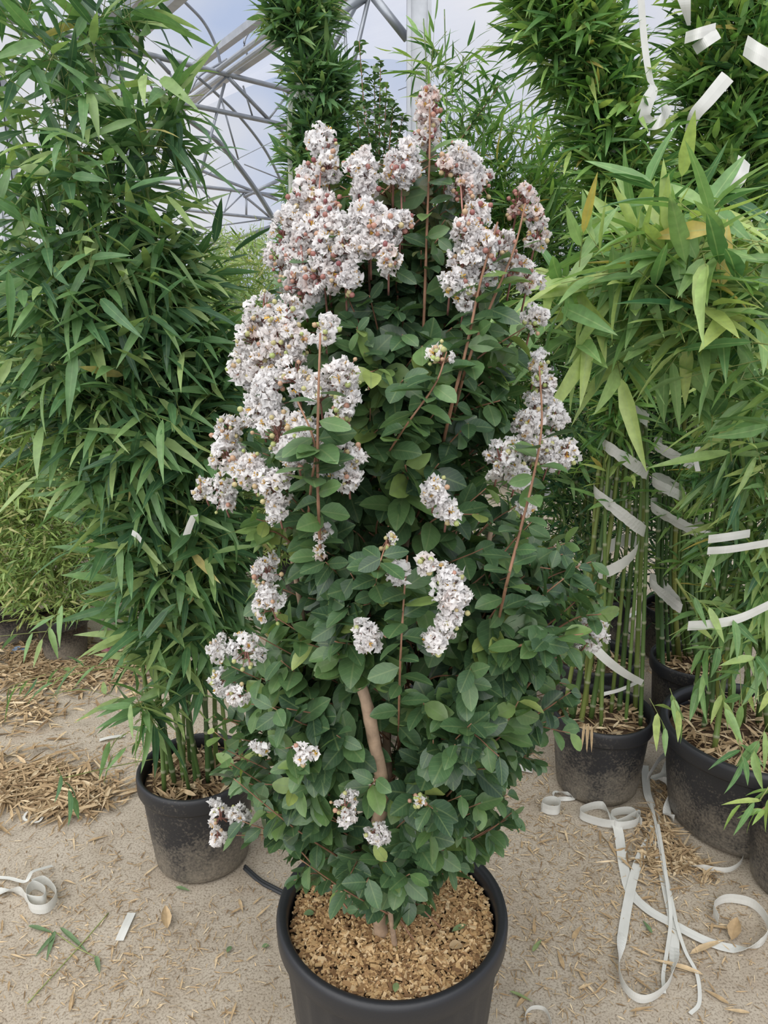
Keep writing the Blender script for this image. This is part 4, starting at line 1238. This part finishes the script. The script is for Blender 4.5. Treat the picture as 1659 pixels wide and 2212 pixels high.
# ------------------------------------------------------------------ 5. tapes lying on the floor
def floor_tape(name, label, pts, w, modes, cat='tape', n=8, closed=False):
    """pts: (px, py, height); modes: 'f' flat or 'e' standing on edge, one per point."""
    Q = [ground(x, y) + UP * z for x, y, z in pts]
    P = spline(Q, n)
    m = np.interp(np.linspace(0, 1, len(P)), np.linspace(0, 1, len(modes)), [1.0 if c == 'e' else 0.0 for c in modes])[:, None]
    T = nrm(np.gradient(P, axis=0))
    flat = nrm(np.cross(T, UP))
    for k in range(1, len(flat)):
        if flat[k] @ flat[k - 1] < 0: flat[k] = -flat[k]
    Wd = nrm(flat * (1 - m) + UP * m)
    P = P + UP * (.003 + m * w / 2)
    mb = MB()
    ribbon_mesh(mb, P, Wd, w)
    o = mb.build(name, M['tape'], None, False)
    recentre(o)
    return tag(o, label, cat)
floor_tape('tape_strip', 'long white tape from the twin loops sweeping right across the floor to a big curl',
           [(1385, 1790, .004), (1362, 1764, .004), (1320, 1770, .004), (1330, 1795, .004), (1372, 1790, .004), (1378, 1770, .004), (1325, 1792, .004), (1262, 1778, .004), (1255, 1762, .004), (1300, 1752, .004), (1330, 1790, .012), (1340, 1830, .004), (1348, 1880, .002), (1362, 1930, .002), (1400, 1970, .004), (1450, 2000, .006),
            (1520, 2035, .004), (1580, 2052, .002), (1640, 2050, .002), (1658, 2010, .002), (1625, 1965, .002), (1570, 1953, .002), (1540, 1970, .002), (1550, 2000, .002)], .029, 'eeeeeeeeeeffffffffeeeeee')
floor_tape('tape_strip', 'long white tape running down the floor in a wide U below the loops',
           [(1392, 1660, .01), (1398, 1720, .006), (1415, 1760, .004), (1412, 1800, .004), (1385, 1850, .004), (1368, 1900, .004), (1355, 1960, .004), (1345, 2020, .004), (1335, 2090, .002), (1345, 2140, .002), (1380, 2170, .002), (1420, 2160, .002), (1450, 2120, .002), (1456, 2050, .002), (1452, 1990, .004), (1440, 1930, .004), (1425, 1860, .004), (1412, 1790, .008)], .025, 'ffffffffeeeeefffff')
floor_tape('tape_strip', 'thin twisted white tape end pointing towards the bottom of the picture',
           [(1405, 1740, .010), (1418, 1800, .012), (1432, 1880, .010), (1448, 1950, .010), (1462, 2010, .010), (1480, 2060, .004), (1505, 2110, .004), (1510, 2170, .004), (1490, 2195, .004)], .009, 'fffffffff')
floor_tape('tape_strip', 'narrow folded white tape strand lying inside the wide U',
           [(1420, 1790, .014), (1430, 1850, .014), (1440, 1920, .014), (1448, 1990, .010), (1440, 2060, .004), (1432, 2110, .004), (1434, 2150, .004)], .009, 'fffffff')
floor_tape('tape_strip', 'crumpled white tape wedged between the two black pots on the right',
           [(1396, 1700, .02), (1420, 1682, .06), (1440, 1672, .06), (1432, 1700, .05), (1410, 1705, .04), (1436, 1712, .03), (1442, 1740, .02), (1440, 1765, .01), (1455, 1780, .005)], .026, 'eeeffeefe')
floor_tape('tape_curl', 'white tape curled round the foot of the big pot at the right edge',
           [(1440, 1830, .002), (1480, 1868, .002), (1520, 1882, .002), (1570, 1888, .002), (1600, 1870, .002), (1602, 1842, .002), (1575, 1835, .002)], .018, 'ffeeeee')
floor_tape('tape_curl', 'small rolled white tape loop standing left of the tape-bound pot',
           [(1168, 1758, .002), (1175, 1745, .002), (1195, 1742, .002), (1209, 1750, .002), (1205, 1762, .002), (1185, 1762, .002), (1170, 1756, .002)], .034, 'eeeeeee')
floor_tape('tape_curl', 'little crumpled white tape touching the base of the tape-bound pot',
           [(1196, 1725, .002), (1200, 1715, .004), (1225, 1722, .004), (1238, 1728, .002), (1205, 1732, .002)], .014, 'efefe')
floor_tape('tape_strip', 'flat white tape piece behind the lower right leaves of the shrub',
           [(1050, 1638, .004), (1090, 1652, .006), (1130, 1665, .006), (1150, 1668, .004)], .03, 'ffff')
floor_tape('tape_curl', 'white tape rolled in a knot at the left edge of the floor',
           [(-40, 1925, .002), (0, 1930, .002), (45, 1938, .003), (62, 1955, .003), (95, 1958, .003), (100, 1938, .003), (75, 1925, .003), (60, 1945, .003), (70, 1975, .003), (105, 1975, .003), (125, 1945, .003), (100, 1915, .003), (72, 1922, .003)], .030, 'ffeeeeeeeeeee')
floor_tape('tape_strip', 'thin pinched white tape tail sticking up from the knotted roll',
           [(-30, 1898, .004), (20, 1905, .01), (58, 1925, .03), (72, 1905, .03), (95, 1890, .02), (115, 1878, .01)], .011, 'fffff')
floor_tape('tape_strip', 'short frayed white tape scrap between dry leaves in the lower left',
           [(285, 1975, .002), (272, 2005, .004), (258, 2035, .002)], .022, 'fff')
floor_tape('tape_strip', 'white tape scrap on the bare floor left of the left pot',
           [(215, 1602, .003), (240, 1598, .008), (270, 1592, .003)], .018, 'fff')
floor_tape('tape_curl', 'pale tape loop at the bottom edge right of the front pot',
           [(1134, 2230, .002), (1135, 2200, .002), (1150, 2185, .002), (1175, 2188, .002), (1188, 2212, .002), (1190, 2240, .002)], .012, 'eeeeee')
floor_tape('tape_curl', 'pale thin tape ring in the straw heap at the left',
           [(95, 1745, .01), (60, 1762, .01), (55, 1778, .01), (85, 1782, .01), (98, 1760, .012)], .008, 'fffff')
floor_tape('plastic_scrap', 'pale blue plastic scrap in the straw by the left background pots', [(22, 1412, .004), (40, 1406, .012), (62, 1408, .004)], .035, 'fff', 'litter')
bpy.data.objects['plastic_scrap'].data.materials[0] = M['blue_plastic']
s2 = floor_tape('plastic_scrap', 'pink plastic scrap in the straw right of the left background pot', [(195, 1415, .004), (215, 1410, .012), (245, 1406, .004)], .035, 'fff', 'litter')
s2.data.materials[0] = M['pink_plastic']
floor_tape('tape_strip', 'dusty white tape strip at the foot of the left background pot', [(132, 1432, .004), (160, 1428, .010), (185, 1422, .004)], .03, 'fff')
for lab, pts in (('loose white tape strip on the floor far behind the tape-bound culms', [(1300, 1330, .003), (1340, 1345, .02), (1385, 1320, .003), (1400, 1300, .003)]),
                 ('white tape coil far back left of the bound culms', [(1270, 1300, .003), (1310, 1310, .01), (1345, 1300, .02), (1390, 1280, .01)])):
    floor_tape('tape_strip', lab, pts, .03, 'ffff')

# irrigation hose
mb = MB()
for d in (0, .009):
    P = spline([ground(528, 1880) + [0, d, .007], ground(560, 1908) + [0, d, .006], ground(590, 1925) + [0, d, .006], ground(640, 1950) + [0, d, .006]], 8)
    tube(mb, P, .005, 8)
tag(recentre(mb.build('irrigation_hose', M['hose'])), 'thin black hose on the floor between the left pot and the front pot', 'hose')

# ------------------------------------------------------------------ 6. fallen leaves
protos = []
rl = np.random.default_rng(77)
for k in range(10):
    mb = MB()
    L = .05 + (.012 * k) % .04
    leaves(mb, np.array([[0, 0, .002]]), np.array([[1, 0, 0.06]]), UP[None], L, L * (.10 + .03 * (k % 4)), T_BAMBOO, np.array([.15 + .08 * k]), rl.uniform(-.05, .12), rl.uniform(.2, .6))
    o = mb.build('fallen_leaf', M['drygrass'])
    protos.append(o)
occ = [(MC[0], MC[1], .23)]
def free(p):
    for (x, y, r) in ((MC[0], MC[1], .25), (-.52, 1.90, .16), (.73, 2.2, .17), (1.16, 2.02, .27)):
        if math.hypot(p[0] - x, p[1] - y) < r: return False
    return True
zones = [('left', 0, 600, 1780, 2200, 62, 'dry tan bamboo leaf lying on the floor in the lower left'), ('right', 1090, 1650, 1850, 2200, 70, 'dry tan bamboo leaf lying on the floor in the lower right'),
         ('path', 1050, 1420, 1600, 1850, 40, 'dry tan bamboo leaf on the floor between the shrub and the right pots'), ('mid', 100, 330, 1500, 1650, 22, 'dry tan bamboo leaf on the floor left of the left pot')]
used = 0
for nm, x0, x1, y0, y1, n, lab in zones:
    k = 0
    while k < n:
        p = ground(rl.uniform(x0, x1), rl.uniform(y0, y1))
        if not free(p): continue
        src = protos[rl.integers(len(protos))]
        if used < len(protos):
            o = protos[used]
        else:
            o = src.copy(); COL.objects.link(o)
        used += 1
        o.location = (p[0], p[1], .003)
        o.rotation_euler = (0, 0, rl.uniform(0, 6.283))
        s = rl.uniform(.35, .85)
        o.scale = (s, s * rl.uniform(.6, 1.2), s)
        tag(o, lab, 'leaf', 'dry leaves on the floor, ' + nm)
        k += 1
def single_leaf(label, px, py, L, W, ang, tone, mat='drygrass', curl=.1, fold=.4, tmpl=T_BAMBOO, name='fallen_leaf', z=0.0):
    mb = MB()
    p = ground(px, py, z) + UP * .006
    D = np.array([[math.cos(ang), math.sin(ang), .08]])
    leaves(mb, p[None], D, UP[None], L, W, tmpl, np.array([tone]), curl, fold)
    return tag(recentre(mb.build(name, M[mat])), label, 'leaf')
single_leaf('broad curled pinkish brown leaf upright on the floor below the left pot', 362, 2010, .075, .028, 1.9, .55, curl=-.05, fold=1.0)
single_leaf('large folded brown leaf inside the tape curl at the lower right', 1580, 2035, .075, .035, 1.0, .35, fold=.9, curl=-.1)
single_leaf('long tan leaf at the lower right below the tape sweep', 1520, 2110, .13, .016, 2.75, .75)
single_leaf('yellowish dry leaf under the tape sweep near its big curl', 1490, 2065, .12, .018, .4, .7)
single_leaf('grey-green leaf on the floor between the tape strands', 1408, 2020, .045, .011, 1.8, .3, 'greenfall')
single_leaf('small round green leaf on the floor left of the front pot', 565, 2050, .02, .013, .3, .5, 'greenfall', tmpl=T_OVAL)
single_leaf('second small green leaf on the floor left of the front pot, further left', 490, 2062, .022, .012, 1.2, .3, 'greenfall', tmpl=T_OVAL)
single_leaf('green leaf lying right below the base of the left pot', 380, 1920, .045, .012, -.3, .5, 'greenfall')
single_leaf('bright green leaf on the floor right of the front pot', 1150, 2060, .05, .012, .9, .9, 'greenfall')
single_leaf('narrow green leaf near the bottom edge right of the front pot', 1100, 2145, .06, .009, -.5, .9, 'greenfall')
ZC = MH - .03
single_leaf('long tan dry leaf on the wood chips in front of the trunk', 785, 2005, .062, .010, -.75, .85, z=ZC)
single_leaf('round tan dry leaf on the wood chips at the right', 968, 2052, .030, .022, .2, .45, z=ZC, tmpl=T_OVAL)
single_leaf('yellow-green small leaf on the middle of the wood chips', 848, 2042, .022, .008, -1.2, .95, 'greenfall', z=ZC, tmpl=T_OVAL)
single_leaf('green leaf lying on the right part of the wood chips', 975, 2018, .038, .013, .5, .7, 'greenfall', z=ZC, tmpl=T_OVAL)
single_leaf('green leaf upright at the front rim on the wood chips', 853, 2150, .022, .012, 1.4, .8, 'greenfall', z=ZC, tmpl=T_OVAL)
single_leaf('small round green leaf on the wood chips at the left', 655, 1980, .024, .016, .1, .5, 'greenfall', z=ZC, tmpl=T_OVAL)
# fallen green sprig in the lower left
root = empty('fallen_sprig', ground(120, 2015))
tag(root, 'cut bamboo sprig with grey-green leaves lying in the lower left', 'twig')
mb, ms = MB(), MB()
pts = [(62, 2005, 118, 2018), (122, 2022, 75, 2070), (130, 2008, 190, 2058), (120, 2015, 100, 2078), (208, 2070, 216, 2105)]
for (x0, y0, x1, y1) in pts:
    a_, b_ = ground(x0, y0) + UP * .008, ground(x1, y1) + UP * .006
    leaves(mb, a_[None], (b_ - a_)[None], UP[None], np.linalg.norm(b_ - a_), .013, T_BAMBOO, rl.uniform(.1, .6, 1), .05, .5)
tube(ms, spline([ground(235, 1975) + UP * .005, ground(170, 2050) + UP * .005, ground(60, 2170) + UP * .004], 6), .0016, 5)
tube(ms, spline([ground(120, 2018) + UP * .007, ground(165, 2050) + UP * .006, ground(210, 2072) + UP * .006], 6), .0012, 5)
mb.build('leaves', M['greenfall'], root); ms.build('twig', M['twig'], root)

# straw and leaf litter nobody could count
def litter(name, label, areas, seed, L=(.02, .06), W=(.002, .008), zmax=.012):
    rng = np.random.default_rng(seed)
    mb = MB()
    for (px, py, rx, ry, n) in areas:
        d = rng.normal(size=(n, 2)) * .5
        P = np.array([ground(px + a * rx, py + b * ry) for a, b in d])
        ok = np.array([free(q) for q in P])
        P = P[ok]; m = len(P)
        P[:, 2] = rng.uniform(.002, zmax, m)
        D = nrm(np.stack([rng.normal(size=m), rng.normal(size=m), rng.normal(size=m) * .06], -1))
        l = rng.uniform(*L, m)
        leaves(mb, P, D, nrm(UP + rng.normal(size=(m, 3)) * .3), l, rng.uniform(*W, m), T_BAMBOO, rng.uniform(0, 1, m), rng.uniform(-.05, .1, m), rng.uniform(.1, .6, m))
    o = mb.build(name, M['drygrass'])
    recentre(o)
    return tag(o, label, 'litter', kind='stuff')
litter('straw_heap', 'heap of dry bamboo straw on the floor left of the left pot', [(110, 1710, 160, 50, 700), (60, 1690, 130, 70, 450), (150, 1740, 90, 30, 250)], 3, (.03, .11), (.003, .014), .03)
litter('straw_litter', 'band of dry straw on the floor around the left background pots', [(110, 1465, 240, 45, 1000), (100, 1415, 200, 35, 900), (40, 1540, 110, 40, 260), (250, 1435, 120, 35, 350)], 4, (.03, .10), (.003, .014), .02)
litter('straw_litter', 'dry straw and dark crumbs around the feet of the right pots', [(1430, 1800, 60, 90, 600), (1500, 1860, 120, 40, 500), (1390, 1730, 80, 40, 250), (1450, 1420, 160, 40, 300), (1060, 1420, 140, 60, 250)], 5, (.02, .08), (.002, .010), .014)
litter('fine_litter', 'fine straw crumbs sprinkled over the sandy floor', [(1300, 1950, 420, 280, 2600), (250, 2000, 420, 300, 1900), (1200, 1720, 260, 160, 900), (250, 1620, 260, 80, 600)], 6, (.008, .035), (.001, .004), .005)
